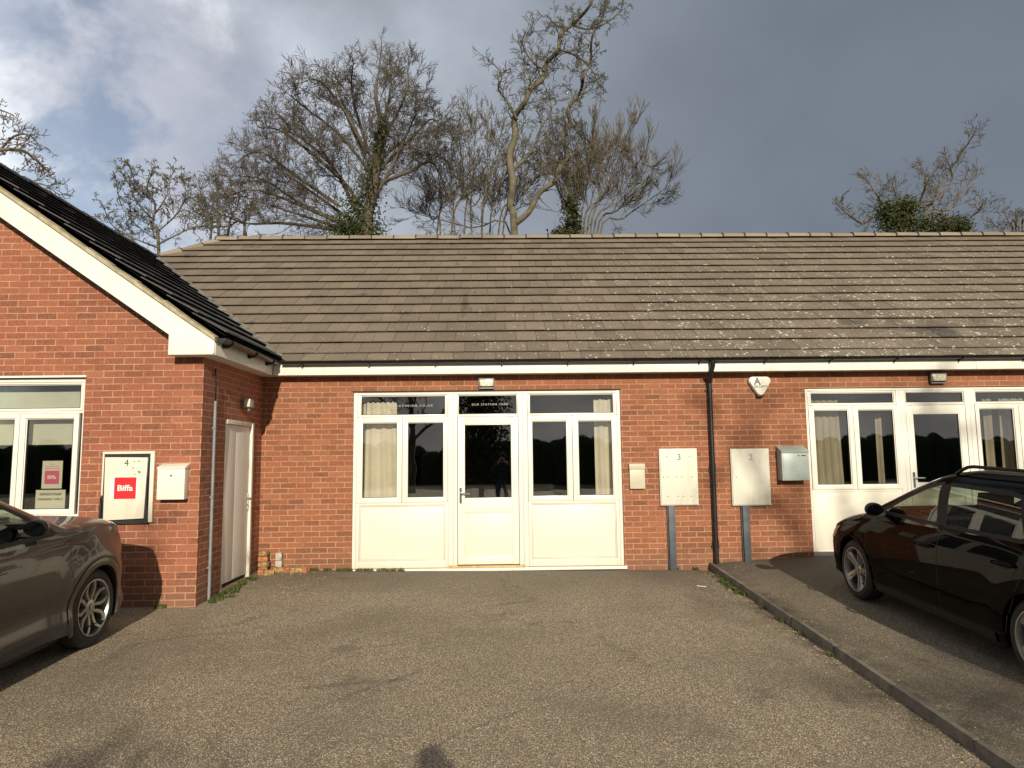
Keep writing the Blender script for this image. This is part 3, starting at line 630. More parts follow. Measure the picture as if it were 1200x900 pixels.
# valley gutter trim: lead strip with mortar-bedded cut tile edge
vl = MB(); rnd = random.Random(6)
vx = GE
for i in range(27):
    x0_ = GE+.02-i*.137; x1_ = x0_-.150; y0_ = 9.6+kk-x0_; y1_ = 9.6+kk-x1_
    z0_ = EZ+TP*(y0_-9.6)+.035+rnd.uniform(-.004, .012); z1_ = EZ+TP*(y1_-9.6)+.035+rnd.uniform(-.004, .012); wv = .055+rnd.uniform(0, .035)
    vl.add([(x0_-wv, y0_, z0_+.02), (x0_+wv*.5, y0_+.03, z0_+.015), (x1_+wv*.5, y1_+.03, z1_+.015), (x1_-wv, y1_, z1_+.02), (x0_-wv, y0_, z0_-.04), (x0_+wv*.5, y0_+.03, z0_-.04), (x1_+wv*.5, y1_+.03, z1_-.04), (x1_-wv, y1_, z1_-.04)],
           [(0,1,2,3),(7,6,5,4),(0,4,5,1),(1,5,6,2),(2,6,7,3),(3,7,4,0)])
part(vl, 'valley_lining', mat('valley_lead', (.14, .135, .12), .8, var=.5, vscale=9), gab)
# bargeboard, undercloak, boxed end
yb = G-.20
def rz(x): return 2.866+TP*(-3.19-x)          # top edge of the barge board
bb = MB()
bb.prism([(RX, rz(RX)), (RX, rz(RX)-.285), (-3.684, rz(-3.684)-.285), (-3.684, rz(-3.684))], yb, yb+.02)
bb.prism([(-3.684, rz(-3.684)), (-3.684, 2.972), (-3.31, 2.972), (-3.31, rz(-3.31))], yb, yb+.02)
xm = 2*RX+3.19
bb.prism([(RX, rz(RX)), (RX, rz(RX)-.285), (xm, rz(-3.19)-.285), (xm, rz(-3.19))], yb, yb+.02)
part(bb, 'bargeboard', M['fascia'], gab)
bx = MB(); bx.prism([(-3.684, 2.698), (-3.19, 2.698), (-3.175, 2.72), (-3.175, 2.855), (-3.26, 2.970), (-3.684, 2.970)], yb-.008, G-.002)
part(bx, 'box_end', M['fascia'], gab, bevel=.003)
us = MB()                                     # boarded underside behind the barge, dark line against the brick
us.prism([(RX, rz(RX)-.24), (RX, rz(RX)-.30), (-3.70, rz(-3.70)-.30), (-3.70, rz(-3.70)-.24)], yb+.02, G-.002); part(us, 'verge_soffit', M['black'], gab)
uc = MB(); rnd = random.Random(9)
x = -3.16
while x > RX:
    x2 = x-.295; h0, h1 = .095+rnd.uniform(-.012, .01), .095+rnd.uniform(-.012, .01)
    uc.add([(x, yb-.035, rz(x)+.002), (x2, yb-.035, rz(x2)+.002), (x2, yb-.045, rz(x2)+h1-.045), (x, yb-.045, rz(x)+h0-.045-.0), (x, yb+.06, rz(x)+.002), (x2, yb+.06, rz(x2)+.002), (x2, yb+.06, rz(x2)+h1-.03), (x, yb+.06, rz(x)+h0-.03)],
           [(0,1,2,3),(7,6,5,4),(0,4,5,1),(1,5,6,2),(2,6,7,3),(3,7,4,0)]); x = x2
part(uc, 'undercloak', M['undercloak'], gab)
# eave on the side: fascia, soffit, gutter with brackets
fb = MB(); fb.box((XC+.18, yb+.02, 2.698), (XC+.20, 9.699, 2.865)); part(fb, 'fascia_board', M['fascia'], gab, bevel=.002)
sf = MB(); sf.box((XC+.001, G-.18, 2.702), (XC+.18, D-.001, 2.712)); part(sf, 'soffit', M['fascia'], gab)
gu = MB(); gutter(gu, (XC+.262, yb+.03, 2.885), (XC+.262, 9.62, 2.885), (1, 0, 0)); gu.prism([(XC+.206, 2.885), (XC+.222, 2.846), (XC+.262, 2.829), (XC+.302, 2.846), (XC+.318, 2.885)], yb+.022, yb+.030)
gg = part(gu, 'gutter', M['black'], gab, smooth='auto')
for y in (7.95, 8.75, 9.42):
    b = MB(); b.tube([(XC+.20, y, 2.885), (XC+.206, y, 2.84), (XC+.262, y, 2.815), (XC+.320, y, 2.85), (XC+.322, y, 2.885)], .012, 6); b.box((XC+.201, y-.035, 2.80), (XC+.235, y+.035, 2.86)); subpart(b, 'gutter_bracket', M['black'], gg)
# gable window
def gw():
    x0, x1, z0, z1 = W3; y = G+.03
    mb = MB(); mb.box((x0, y, z0), (x0+.04, y+.07, z1)); mb.box((x1-.03, y, z0), (x1, y+.07, z1)); mb.box((x0+.04, y, z1-.045), (x1-.03, y+.07, z1)); mb.box((x0+.04, y, 2.075), (x1-.03, y+.07, 2.10)); mb.box((x0+.04, y, z0), (x1-.03, y+.07, z0+.03))
    part(mb, 'window_frame', M['upvc'], gab, bevel=.004)
    bead_frame(-6.02, x1-.032, 2.102, z1-.047, -5.98, -4.775, 2.135, 2.395, y+.004, name='transom_window', root=gab)
    bead_frame(x0+.042, -6.022, 2.102, z1-.047, x0+.08, -6.06, 2.135, 2.395, y+.004, name='transom_window', root=gab)
    for a in (-5.418, -6.08, -6.742): bead_frame(a, a+.66 if a > -5.5 else a+.66, .947, 2.073, a+.078, a+.590, 1.005, 2.005, y-.014, name='sash_window', root=gab)
    mb = MB(); mb.box((x0+.042, y, .947), (-6.744, y+.06, 2.073)); part(mb, 'side_panel', M['upvc'], gab)
    mb = MB(); mb.box((x0-.02, G-.05, z0-.035), (x1+.02, y+.05, z0-.002)); part(mb, 'sill', M['fascia'], gab, bevel=.004)
    mb = MB(); mb.box((x0-.05, G-.018, z1+.004), (x1+.015, G+.03, z1+.026)); part(mb, 'drip_strip', M['fascia'], gab)
    mb = MB(); mb.box((x0-.05, G-.006, z1-.002), (x1+.01, G+.03, z1+.004)); part(mb, 'seal_strip', M['gasket'], gab)
gw()
bl = MB(); bl.box((-5.95, G+.14, 1.735), (-4.79, G+.143, 2.33)); bl.tube([(-5.95, G+.142, 1.73), (-4.79, G+.142, 1.73)], .01, 8)
tag(bl.build('roller_blind', M['blind']), 'pale green roller blind half drawn in the left wing window', 'blind')
bl = MB(); bl.box((-7.2, G+.14, 1.735), (-6.0, G+.143, 2.33)); bl.tube([(-7.2, G+.142, 1.73), (-6.0, G+.142, 1.73)], .01, 8)
tag(bl.build('roller_blind', M['blind']), 'pale roller blind at the far left edge of the wing window', 'blind')
# office notices in the gable window
nt1 = thing('parking_notice', 'cream notice reading OFFICE STAFF PARKING ONLY low in the left wing window', 'notice', (-5.06, G+.066, 1.11))
b = MB(); b.box((-.165, 0, -.105), (.165, .003, .105)); b.build('board', M['paper'], nt1)
text('lettering', 'OFFICE STAFF', .036, M['ink'], nt1, (0, -.001, .055), bold=.0008, spacing=1.1)
text('lettering', 'PARKING ONLY', .036, M['ink'], nt1, (0, -.001, 0), bold=.0008, spacing=1.1)
nt2 = thing('window_poster', 'white poster with a pink Biffa square above the parking notice', 'poster', (-5.055, G+.066, 1.385))
b = MB(); b.box((-.113, 0, -.155), (.113, .003, .155)); b.build('sheet', M['paper'], nt2)
b = MB(); b.box((-.080, -.002, -.105), (.080, 0, .045)); b.build('pink_square', M['pink'], nt2)
text('lettering', 'Biffa', .058, M['white'], nt2, (0, -.004, -.03), bold=.001)
b = MB(); b.box((-.08, -.0015, .066), (.08, 0, .072)); b.box((-.07, -.0015, .088), (.07, 0, .093)); b.box((-.03, -.0015, .115), (.03, 0, .120)); b.build('small_print', M['pink'], nt2)
# filing shelves dimly seen inside
sh = MB(); 
for i in range(3): sh.box((-5.35, G+1.3, .3+.38*i), (-4.75, G+1.6, .33+.38*i))
sh.box((-5.38, G+1.3, -.03), (-5.35, G+1.6, 1.3)); sh.box((-4.75, G+1.3, -.03), (-4.72, G+1.6, 1.3))
sh.box((-5.9, G+.45, .70), (-4.5, G+1.0, .73)); tag(sh.build('office_shelf', M['furn']), 'dark shelf and desk dimly seen behind the notices in the wing window', 'shelf')
# side door
dfx = XC-.06
def side_door():
    fr = MB()
    fr.box((dfx, DY0, DZ0), (dfx+.055, DY0+.045, DZ1)); fr.box((dfx, DY1-.06, DZ0), (dfx+.075, DY1, DZ1)); fr.box((dfx, DY0+.045, DZ1-.055), (dfx+.065, DY1-.06, DZ1))
    part(fr, 'door_frame', M['peel'], gab, bevel=.004)
    dm = MB(); y0, y1 = DY0+.048, DY1-.063
    dm.box((dfx, y0, .025), (dfx+.035, y1, DZ1-.06)); d = part(dm, 'door', M['door'], gab, bevel=.003)
    pm = MB(); n = 3
    pm.box((dfx+.035, y0+.02, .04), (dfx+.0385, y0+.36, DZ1-.08)); pm.box((dfx+.035, y0+.362, .04), (dfx+.0395, y1-.02, DZ1-.08)); subpart(pm, 'door_skin', M['door'], d, bevel=.002)
    h = MB(); yy = y1-.045; h.box((dfx+.04, yy-.02, .87), (dfx+.050, yy+.02, 1.09)); h.tube([(dfx+.045, yy, 1.02), (dfx+.095, yy, 1.02), (dfx+.10, yy-.02, 1.02), (dfx+.098, yy-.13, 1.015)], .010, 8); h.tube([(dfx+.05, yy, .93), (dfx+.058, yy, .93)], .010, 8)
    subpart(h, 'handle', M['chrome'], d, smooth='auto')
    s = MB(); s.box((dfx, DY0-.02, -.065), (XC+.045, DY1+.02, -.022)); part(s, 'door_sill', M['kerb'], gab, bevel=.006)
side_door()
co = MB(); co.tube([(XC+.02, 8.22, 2.22), (XC+.02, 8.22, -.06)], .017, 10)
for z in (.3, 1.1, 1.9): co.box((XC, 8.195, z-.01), (XC+.03, 8.245, z+.01))
cdo = thing('conduit_pipe', 'grey plastic conduit running down the side wall left of the white door', 'pipe', (XC, 8.22, 0))
adopt(co.build('pipe', M['conduit'], smooth='auto'), cdo)
cb = MB(); cb.tube([(XC+.02, 8.22, 2.22), (XC+.022, 8.22, 2.40), (XC+.02, 8.20, 2.50), (XC+.02, 8.19, 2.60)], .009, 8); adopt(cb.build('cable', M['black'], smooth=True), cdo)
# ---------------------------------------------------------------- wall fittings
def bulkhead(loc, label, rotz=0, scale=1):
    t = thing('wall_lamp', label, 'lamp', loc, 'rectangular wall lamps under the eaves', (0, 0, rotz)); t.scale = (scale,)*3
    b = MB(); b.box((-.11, -.035, -.07), (.11, 0, .07)); b.build('housing', M['black'], t, bevel=.008)
    b = MB(); b.prism([(-.09, -.045), (.09, -.045), (.098, .055), (-.098, .055)], -.085, -.035); b.build('lens', M['lampglass'], t, bevel=.014)
    b = MB(); b.box((-.11, -.09, .057), (.11, -.02, .069)); b.box((-.112, -.075, -.05), (-.098, -.03, .057)); b.box((.098, -.075, -.05), (.112, -.03, .057)); b.box((-.105, -.06, -.078), (.105, -.02, -.060)); b.build('cowl', M['conduit'], t, bevel=.003)
bulkhead((-.187, D-.001, 2.575), 'grey wall lamp with cream lens above the middle glazed front')
bulkhead((6.33, D-.001, 2.59), 'wall lamp with bright lens above the right front')
t = thing('security_light', 'small grey security light on the shaded side wall above the white door', 'lamp', (XC, 9.16, 2.27))
b = MB(); b.box((0, -.05, -.06), (.035, .05, .06)); b.build('base', M['conduit'], t, bevel=.005)
b = MB(); b.box((.035, -.085, -.06), (.12, .07, .05)); b.build('housing', M['box_grey'], t, bevel=.012)
b = MB(); b.box((.05, -.088, -.045), (.112, -.0855, .035)); b.build('lens', M['lampglass'], t)
b = MB(); b.lathe([(.0, 0), (.022, .005), (.03, .03), (.022, .055), (0, .06)], (.07, 0.0, -.11), 'Z', 12); b.build('sensor', M['conduit'], t, smooth=True)
# meter cabinets
def cabinet(x0, x1, z0, z1, yw, m, label, num, post, dots, seed):
    t = thing('meter_cabinet', label, 'meter cabinet', ((x0+x1)/2, yw, z0), 'numbered meter cabinets on the brick walls')
    w_, h = (x1-x0)/2, z1-z0
    b = MB(); b.box((-w_, -.045, 0), (w_, 0, h)); b.build('surround', m, t, bevel=.004)
    b = MB(); b.box((-w_+.012, -.056, .012), (w_-.012, -.048, h-.012)); d = b.build('cabinet_door', m, t, bevel=.003); b = MB(); b.box((-w_+.016, -.048, .016), (w_-.016, -.045, h-.016)); b.build('seal', M['gasket'], t)
    if dots:
        b = MB()
        for (fx, fz) in dots: b.tube([(-w_+fx*2*w_, -.0575, fz*h), (-w_+fx*2*w_, -.054, fz*h)], .0075, 8)
        b.build('screw_hole', M['ink'], d)['kind'] = 'stuff'
    text('number', num, .125, M['inkgrey'] if dots and len(dots) > 3 else M['faint'], d, (0.01, -.057, h*.845), bold=.0012)
    if post:
        b = MB(); b.box((post[0]-(x0+x1)/2, -.07, post[2]-z0), (post[1]-(x0+x1)/2, -.004, -.002)); b.box((post[0]-(x0+x1)/2-.012, -.035, post[2]-z0), (post[0]-(x0+x1)/2, -.004, -.002)); b.build('cable_cover', M['post'], t, bevel=.003)
    return t, d
cabinet(2.250, 2.790, .822, 1.618, D, M['cabinet'], 'screw-marked white meter cabinet numbered 3 between the glazed front and the downpipe', '3', (2.352, 2.445, -.14),
        [(.20, .86), (.80, .86), (.10, .50), (.20, .50), (.44, .50), (.58, .50), (.84, .50), (.20, .16), (.46, .16), (.60, .16), (.80, .16)], 1)
cabinet(3.268, 3.818, .808, 1.606, D, M['cabinet'], 'smooth white meter cabinet faintly numbered 2 beside the grey letterbox', '2', (3.400, 3.492, -.08), [(.12, .50)], 2)
t4 = thing('meter_cabinet', 'battered meter cabinet numbered 4 with red Biffa sticker and torn black edges', 'meter cabinet', (-4.155, G, .85), 'numbered meter cabinets on the brick walls')
b = MB(); w_, h = .288, .785
b.box((-w_, -.04, h-.028), (w_, 0, h)); b.box((w_-.045, -.04, 0), (w_, 0, h-.028)); b.box((-w_, -.035, .30), (-w_+.018, 0, h-.028)); b.build('surround', M['cream'], t4, bevel=.003)
b = MB(); b.box((-w_+.0, -.025, -.012), (w_-.045, -.001, h-.030)); b.build('backing', M['gasket'], t4)
b = MB(); b.prism([(-w_+.052, .028), (w_-.082, .045), (w_-.064, h-.070), (-w_+.042, h-.062)], -.062, -.036); d4 = b.build('cabinet_door', M['cream'], t4, bevel=.004)
b = MB(); b.prism([(w_-.10, -.005), (w_-.040, -.005), (w_-.045, .13), (w_-.058, .17), (w_-.062, .50), (w_-.072, .50), (w_-.078, .10)], -.050, -.030); b.prism([(-w_-.012, -.012), (w_-.04, -.012), (w_-.07, .035), (-w_+.012, .022), (-w_+.018, .20), (-w_-.002, .28)], -.046, -.026); b.build('torn_seal', M['gasket'], t4)
text('number', '4', .105, M['ink'], d4, (-.005, -.063, h*.835), bold=-.0003)
b = MB(); b.box((-.175, -.064, .26), (.135, -.0625, .50)); st_ = b.build('sticker', M['white'], d4, bevel=0)
b = MB(); b.box((-.128, -.0665, .262), (.112, -.0645, .498)); b.build('red_square', M['red'], d4)
text('lettering', 'Biffa', .088, M['white'], d4, (-.008, -.068, .378), bold=.0016, xs=1.15)
b = MB(); b.box((.060, -.0672, .348), (.073, -.0665, .3545)); 
rnd = random.Random(3); sm = MB()
for (fx, fz) in ((.10, .67), (.15, .675), (.09, .60), (.15, .56), (.165, .55), (.11, .53)): sm.tube([(fx-.02, -.0625, fz), (fx-.02, -.0632, fz)], rnd.uniform(.010, .017), 9)
sm.build('grime_spot', mat('grime', (.36, .33, .26), .9), d4)['kind'] = 'stuff'
b = MB(); b.box((-.215, -.06, -1.0), (-.125, -.004, -.014)); b.build('cable_cover', M['post'], t4, bevel=.003)
# letterboxes
t = thing('letterbox', 'white steel letterbox with a small round lock beside the brick corner', 'letterbox', (-3.640, G, 1.10), 'wall letterboxes')
b = MB(); b.prism([(0, 0), (-.115, 0), (-.115, .335), (0, .335)], -.150, .150, 'X'); b.build('body', M['box_white'], t, bevel=.004)
b = MB(); b.prism([(0, .337), (-.125, .337), (-.125, .352), (0, .395)], -.156, .156, 'X'); b.build('lid', M['box_white'], t, bevel=.004)
b = MB(); b.tube([(.0, -.118, .262), (.0, -.114, .262)], .011, 14); b.build('lock', M['ink'], t)
t = thing('letterbox', 'slim plain cream letterbox between the glazed front and the cabinet numbered 3', 'letterbox', (1.933, D, 1.06), 'wall letterboxes')
b = MB(); b.box((-.108, -.05, 0), (.108, 0, .272)); b.build('body', M['box_tan'], t, bevel=.006)
b = MB(); b.prism([(0, .274), (-.058, .274), (-.060, .345), (0, .360)], -.113, .113, 'X'); b.build('flap', M['box_tan'], t, bevel=.005)
t = thing('letterbox', 'deep grey-green metal letterbox with sloping lid touching the right front', 'letterbox', (4.135, D, 1.155), 'wall letterboxes')
b = MB(); b.prism([(0, 0), (-.175, 0), (-.175, .405), (0, .47)], -.190, .190, 'X'); b.build('body', M['box_grey'], t, bevel=.004)
b = MB(); b.prism([(0, .472), (-.182, .405), (-.182, .385), (-.184, .385), (-.190, .412), (0, .486)], -.196, .196, 'X'); b.build('lid', M['box_grey'], t, bevel=.002)
b = MB(); b.box((-.17, -.180, .02), (.17, -.1755, .375)); dd_ = b.build('front_door', M['box_grey'], t, bevel=.002)
b = MB(); b.tube([(.05, -.184, .345), (.05, -.179, .345)], .010, 12); b.box((.085, -.1825, .337), (.15, -.1795, .352)); b.build('lock', M['ink'], t)
# alarm box
t = thing('alarm_box', 'cream rounded triangular burglar alarm box under the eaves right of the downpipe', 'alarm', (3.735, D, 2.50))
def rtri(s):
    pts = []; cs = [(-.098*s, .075*s, 90, 210), (0-.012*s, -.082*s, 212, 328), (.098*s, .075*s, -30, 90)]
    for (cx, cz, a0, a1) in cs:
        for i in range(7):
            a = R(a0+(a1-a0)*i/6); pts.append((cx+(.060*s)*math.cos(a)+(.012*s if cz < 0 else 0), cz+(.060*s)*math.sin(a)))
    return pts
b = MB(); b.prism(rtri(1.0), -.055, 0); b.build('base', M['cream'], t, bevel=.006)
b = MB(); b.prism(rtri(.93), -.075, -.055); b.build('cover', M['box_white'], t, bevel=.008)
text('lettering', 'A', .135, M['inkgrey'], t, (-.045, -.0765, .060), bold=.006); text('lettering', 'B', .085, M['cream'], t, (.035, -.0765, .062), bold=.001)
text('lettering', 'SECURITY', .044, M['inkgrey'], t, (.005, -.0765, -.012), bold=.0012); text('lettering', 'ALARM', .030, M['paper'], t, (.005, -.0765, -.048), bold=.0003)
b = MB(); b.box((-.05, -.07, -.158), (.05, -.006, -.120)); b.build('strobe', M['ink'], t, bevel=.01)
# ---------------------------------------------------------------- loose bricks
def rough_brick(loc, size, rot, m, label, seed):
    rnd = random.Random(seed); bm = bmesh.new(); bmesh.ops.create_cube(bm, size=1); bmesh.ops.subdivide_edges(bm, edges=bm.edges, cuts=3, use_grid_fill=True)
    for v in bm.verts:
        c = Vector(v.co); k = max(0, (abs(c.x)+abs(c.y)+abs(c.z))-1.05); v.co = Vector((c.x*size[0], c.y*size[1], c.z*size[2]))*(1-.22*k)
        v.co += Vector((noise.noise(c*3+Vector((seed, 0, 0))), noise.noise(c*3+Vector((0, seed, 0))), noise.noise(c*3+Vector((0, 0, seed)))))*.012
    me = bpy.data.meshes.new('loose_brick'); bm.to_mesh(me); bm.free(); me.materials.append(m); me.polygons.foreach_set('use_smooth', [True]*len(me.polygons)); me.set_sharp_from_angle(angle=R(40))
    o = bpy.data.objects.new('loose_brick', me); COL.objects.link(o); o.location = loc; o.rotation_euler = rot
    return tag(o, label, 'brick', 'loose bricks against the wall')
g0 = gz(-3.2, 9.8)
z = g0+.035; i = 0
for (m_, sx, lb) in ((M['oldbrick'], .115, 'orange broken brick at the foot of the small stack in the wall corner'), (M['moss'], .125, 'moss-stained brick second from the bottom of the corner stack'),
                     (M['oldbrick'], .130, 'orange brick third up in the corner stack'), (M['moss'], .09, 'yellowish brick lump topping the corner stack')):
    rough_brick((XC+.105+.008*(i % 2), 9.80, z), (sx, .11, .066), (0, 0, .12*(-1)**i), m_, lb, 10+i); z += .071; i += 1
z = g0+.10
for j, lb in enumerate(('lower pale mortar block standing against the brick wall', 'upper pale mortar block standing against the brick wall')):
    rough_brick((-3.07, D-.045, z), (.085, .07, .10), (0, 0, 0), M['mortar'], lb, 30+j); z += .105
for j, (bx_, by_, s_, rz_, m_, lb) in enumerate(((-3.14, 9.62, .13, .6, 'moss', 'mossy brick lump lying in front of the corner stack'), (-3.06, 9.80, .14, .1, 'moss', 'yellow-brown brick lump under the pale mortar blocks'),
                                      (-2.93, 9.80, .10, .9, 'oldbrick', 'small orange brick piece between two yellow lumps'), (-2.82, 9.79, .16, .3, 'moss', 'largest yellow lichened brick lump on the ground by the wall'),
                                      (-2.70, 9.82, .09, 1.2, 'oldbrick', 'small red brick fragment at the right end of the rubble'), (-3.24, 9.66, .10, .3, 'oldbrick', 'orange brick fragment beside the end of the door sill'))):
    rough_brick((bx_, by_, gz(bx_, by_)+.028), (s_, .10, .075), (.1*(j % 2), .08, rz_), M[m_], lb, 50+j)
# ---------------------------------------------------------------- grass and litter
def tufts(name, spots, m, seed, hmax=.06, n=26, w_=.005):
    rnd = random.Random(seed); mb = MB()
    for (x, y, r_) in spots:
        for i in range(n):
            a = rnd.uniform(0, 6.28); q = r_*math.sqrt(rnd.random()); px, py = x+q*math.cos(a), y+q*math.sin(a); h = rnd.uniform(.3, 1)*hmax; b_ = rnd.uniform(0, 6.28); l = rnd.uniform(.2, .9)*h
            z = gz(px, py); c, s_ = math.cos(b_), math.sin(b_); t_ = rnd.random()
            mb.add([(px-s_*w_, py+c*w_, z-.003), (px+s_*w_, py-c*w_, z-.003), (px+c*l*.4+s_*w_*.8, py+s_*l*.4-c*w_*.8, z+h*.7), (px+c*l*.4-s_*w_*.8, py+s_*l*.4+c*w_*.8, z+h*.7), (px+c*l, py+s_*l, z+h)], [(0, 1, 2, 3), (3, 2, 4)], t_)
    return tag(mb.build(name, m, tone=True, fix=False), kind='stuff')
rnd = random.Random(21); sp = []
for i in range(46): yy = rnd.uniform(8.05, 9.4); sp.append((XC+.05+abs(rnd.gauss(0, .05)), yy, .04))
for i in range(5): sp.append((-3.75+rnd.uniform(-.05, .05), G-.03, .03))
for i in range(8): sp.append((-2.62+rnd.uniform(-.09, .09), 9.86, .03))
for i in range(30): sp.append((rnd.uniform(-2.45, -1.35), 9.85, .03))
for i in range(24): yy = rnd.uniform(8.5, 9.5); sp.append((2.885-abs(rnd.gauss(0, .03)), yy, .03))
for i in range(7): yy = rnd.uniform(6, 8.5); sp.append((2.89-abs(rnd.gauss(0, .01)), yy, .02))
for i in range(5): sp.append((2.5+rnd.uniform(-.1, .3), 9.87, .03))
o = tufts('grass', sp, M['grass'], 5, .05); tag(o, 'short weedy grass growing along the wall foot and the kerb', 'grass')
rnd = random.Random(33); mb = MB()
def chip(x, y, s):
    z = gz(x, y); a = rnd.uniform(0, 6.28); t_ = rnd.random()
    pts = [(x+s*math.cos(a+q)*rnd.uniform(.6, 1.1), y+s*math.sin(a+q)*rnd.uniform(.4, .8), z+.002) for q in (0, 1.5, 3.0, 4.6)]
    top = [(p[0]*.8+x*.2, p[1]*.8+y*.2, p[2]+s*.5) for p in pts]
    mb.add(pts+top, [(4,5,6,7),(0,1,5,4),(1,2,6,5),(2,3,7,6),(3,0,4,7)], t_)
for i in range(420): 
    yy = rnd.uniform(3.2, 9.7); chip(2.89-abs(rnd.gauss(0, .11)), yy, rnd.uniform(.004, .012))
for i in range(260): chip(rnd.uniform(-3.3, -2.2), rnd.uniform(8.3, 9.8), rnd.uniform(.004, .013))
for i in range(500): chip(rnd.uniform(-5, 6), rnd.uniform(2.6, 9.6), rnd.uniform(.003, .007))
for i in range(120): chip(2.98+abs(rnd.gauss(0, .2)), rnd.uniform(3.2, 9.7), rnd.uniform(.004, .010))
tag(mb.build('leaf_litter', M['litter'], tone=True, fix=False), 'dry leaf scraps and grit scattered by the kerb and wall corner', 'litter', kind='stuff')
mb = MB(); mb.tube([(2.46, 8.92, gz(2.46, 8.92)+.006), (2.56, 8.86, gz(2.56, 8.86)+.006)], .005, 6); tag(mb.build('litter_stick', M['white']), 'tiny white stick lying on the asphalt near the top of the kerb', 'litter')
# ---------------------------------------------------------------- cars
def spl(pts, x):                                  # smooth interpolation through (x, v) pairs, ascending x
    if x <= pts[0][0]: return pts[0][1]
    if x >= pts[-1][0]: return pts[-1][1]
    for i in range(len(pts)-1):
        if x <= pts[i+1][0]: break
    x0, y0 = pts[i]; x1, y1 = pts[i+1]; h = x1-x0
    def sl(j):
        if j <= 0 or j >= len(pts)-1:
            a, b = (0, 1) if j <= 0 else (-2, -1); return (pts[b][1]-pts[a][1])/(pts[b][0]-pts[a][0])
        d0 = (pts[j][1]-pts[j-1][1])/(pts[j][0]-pts[j-1][0]); d1 = (pts[j+1][1]-pts[j][1])/(pts[j+1][0]-pts[j][0])
        return 0 if d0*d1 <= 0 else 2*d0*d1/(d0+d1)
    t = (x-x0)/h; m0, m1 = sl(i)*h, sl(i+1)*h
    return (2*t**3-3*t*t+1)*y0+(t**3-2*t*t+t)*m0+(-2*t**3+3*t*t)*y1+(t**3-t*t)*m1
def inpoly(px, pz, poly):
    c = False; n = len(poly)
    for i in range(n):
        x0, y0 = poly[i]; x1, y1 = poly[(i+1) % n]
        if (y0 > pz) != (y1 > pz) and px < (x1-x0)*(pz-y0)/(y1-y0)+x0: c = not c
    return c
class Car:
    def __init__(s, c): s.c = c
    def W(s, x): return spl(s.c['plan'], x)
    def zb(s, x): return spl(s.c['belt'], x)
    def zr(s, x): return max(spl(s.c['top'], x), s.zb(x)+.02)
    def zs(s, x): return spl(s.c['sill'], x)
    def cab(s, x):                                # 1 inside the cabin, 0 over bonnet
        a, b = s.c['cabx']; return max(0, min(1, (b-x)/.35))*max(0, min(1, (x-a)/.2))
    def side(s, x, z):
        """half width of the body side below the belt"""
        z0, z1 = s.zs(x), s.zb(x); t = max(0, min(1, (z-z0)/(z1-z0))); w_ = s.W(x)
        f = spl(s.c['prof'], t)
        y = w_*f
        for xw in (s.c['ax'], s.c['rx']):         # haunches over the wheels
            d = math.hypot(x-xw, (z-s.c['wr'])*1.0); y += s.c['haunch']*math.exp(-((d-s.c['wr']-.12)/.13)**2)*(1 if w_ > s.c['W']*.9 else .3)
        return y
    def upper(s, x, th):
        z1 = s.zb(x); h = s.zr(x)-z1; k = s.cab(x); n = 2.6+3.2*k; m_ = 2.2+3.0*k
        wb = s.side(x, z1); cz = math.sin(th)**(2/m_); y = wb*max(0.0, math.cos(th))**(2/n)*(1-s.c['lean']*k*cz*(h/.5))
        return y, z1+h*cz
    def surf(s, x, z):
        z1 = s.zb(x)
        if z <= z1: return s.side(x, z)
        lo, hi = 0.0, math.pi/2
        for _ in range(26):
            md = (lo+hi)/2
            if s.upper(x, md)[1] < z: lo = md
            else: hi = md
        return s.upper(x, lo)[0]
    def ring(s, x, nl, nu):
        z0, z1 = s.zs(x), s.zb(x); pts = [(s.side(x, z0)-.10, z0-.0)]
        for i in range(nl): z = z0+(z1-z0)*i/nl; pts.append((s.side(x, z), z))
        for i in range(nu+1): pts.append(s.upper(x, math.pi/2*i/nu))
        return pts
def strip(car, pts, wd, off, sgn, closed=False, thick=0.0):
    """ribbon lying on the body side along (x,z) points"""
    mb = MB(); P_ = []
    src = pts+[pts[0]] if closed else pts
    fine = []
    for i in range(len(src)-1):
        n = max(1, int(math.hypot(src[i+1][0]-src[i][0], src[i+1][1]-src[i][1])/.035))
        for j in range(n): t = j/n; fine.append((src[i][0]+(src[i+1][0]-src[i][0])*t, src[i][1]+(src[i+1][1]-src[i][1])*t))
    if not closed: fine.append(src[-1])
    k = len(fine); vs = []
    for i, (x, z) in enumerate(fine):
        a = fine[(i-1) % k] if closed or i > 0 else fine[i]; b = fine[(i+1) % k] if closed or i < k-1 else fine[i]
        dx_, dz_ = b[0]-a[0], b[1]-a[1]; L = math.hypot(dx_, dz_) or 1; nx, nz = -dz_/L*wd/2, dx_/L*wd/2
        for (q, o_) in ((1, off), (-1, off), (1, off-thick-.006), (-1, off-thick-.006)):
            X_, Z_ = x+nx*q, z+nz*q; vs.append((X_, sgn*(car.surf(X_, Z_)+o_), Z_))
    e = k if closed else k-1
    fs = []
    for i in range(e):
        a, b = 4*i, 4*((i+1) % k); fs += [(a, a+1, b+1, b), (a, b, b+2, a+2), (a+1, a+3, b+3, b+1)]
    return mb.add(vs, fs)
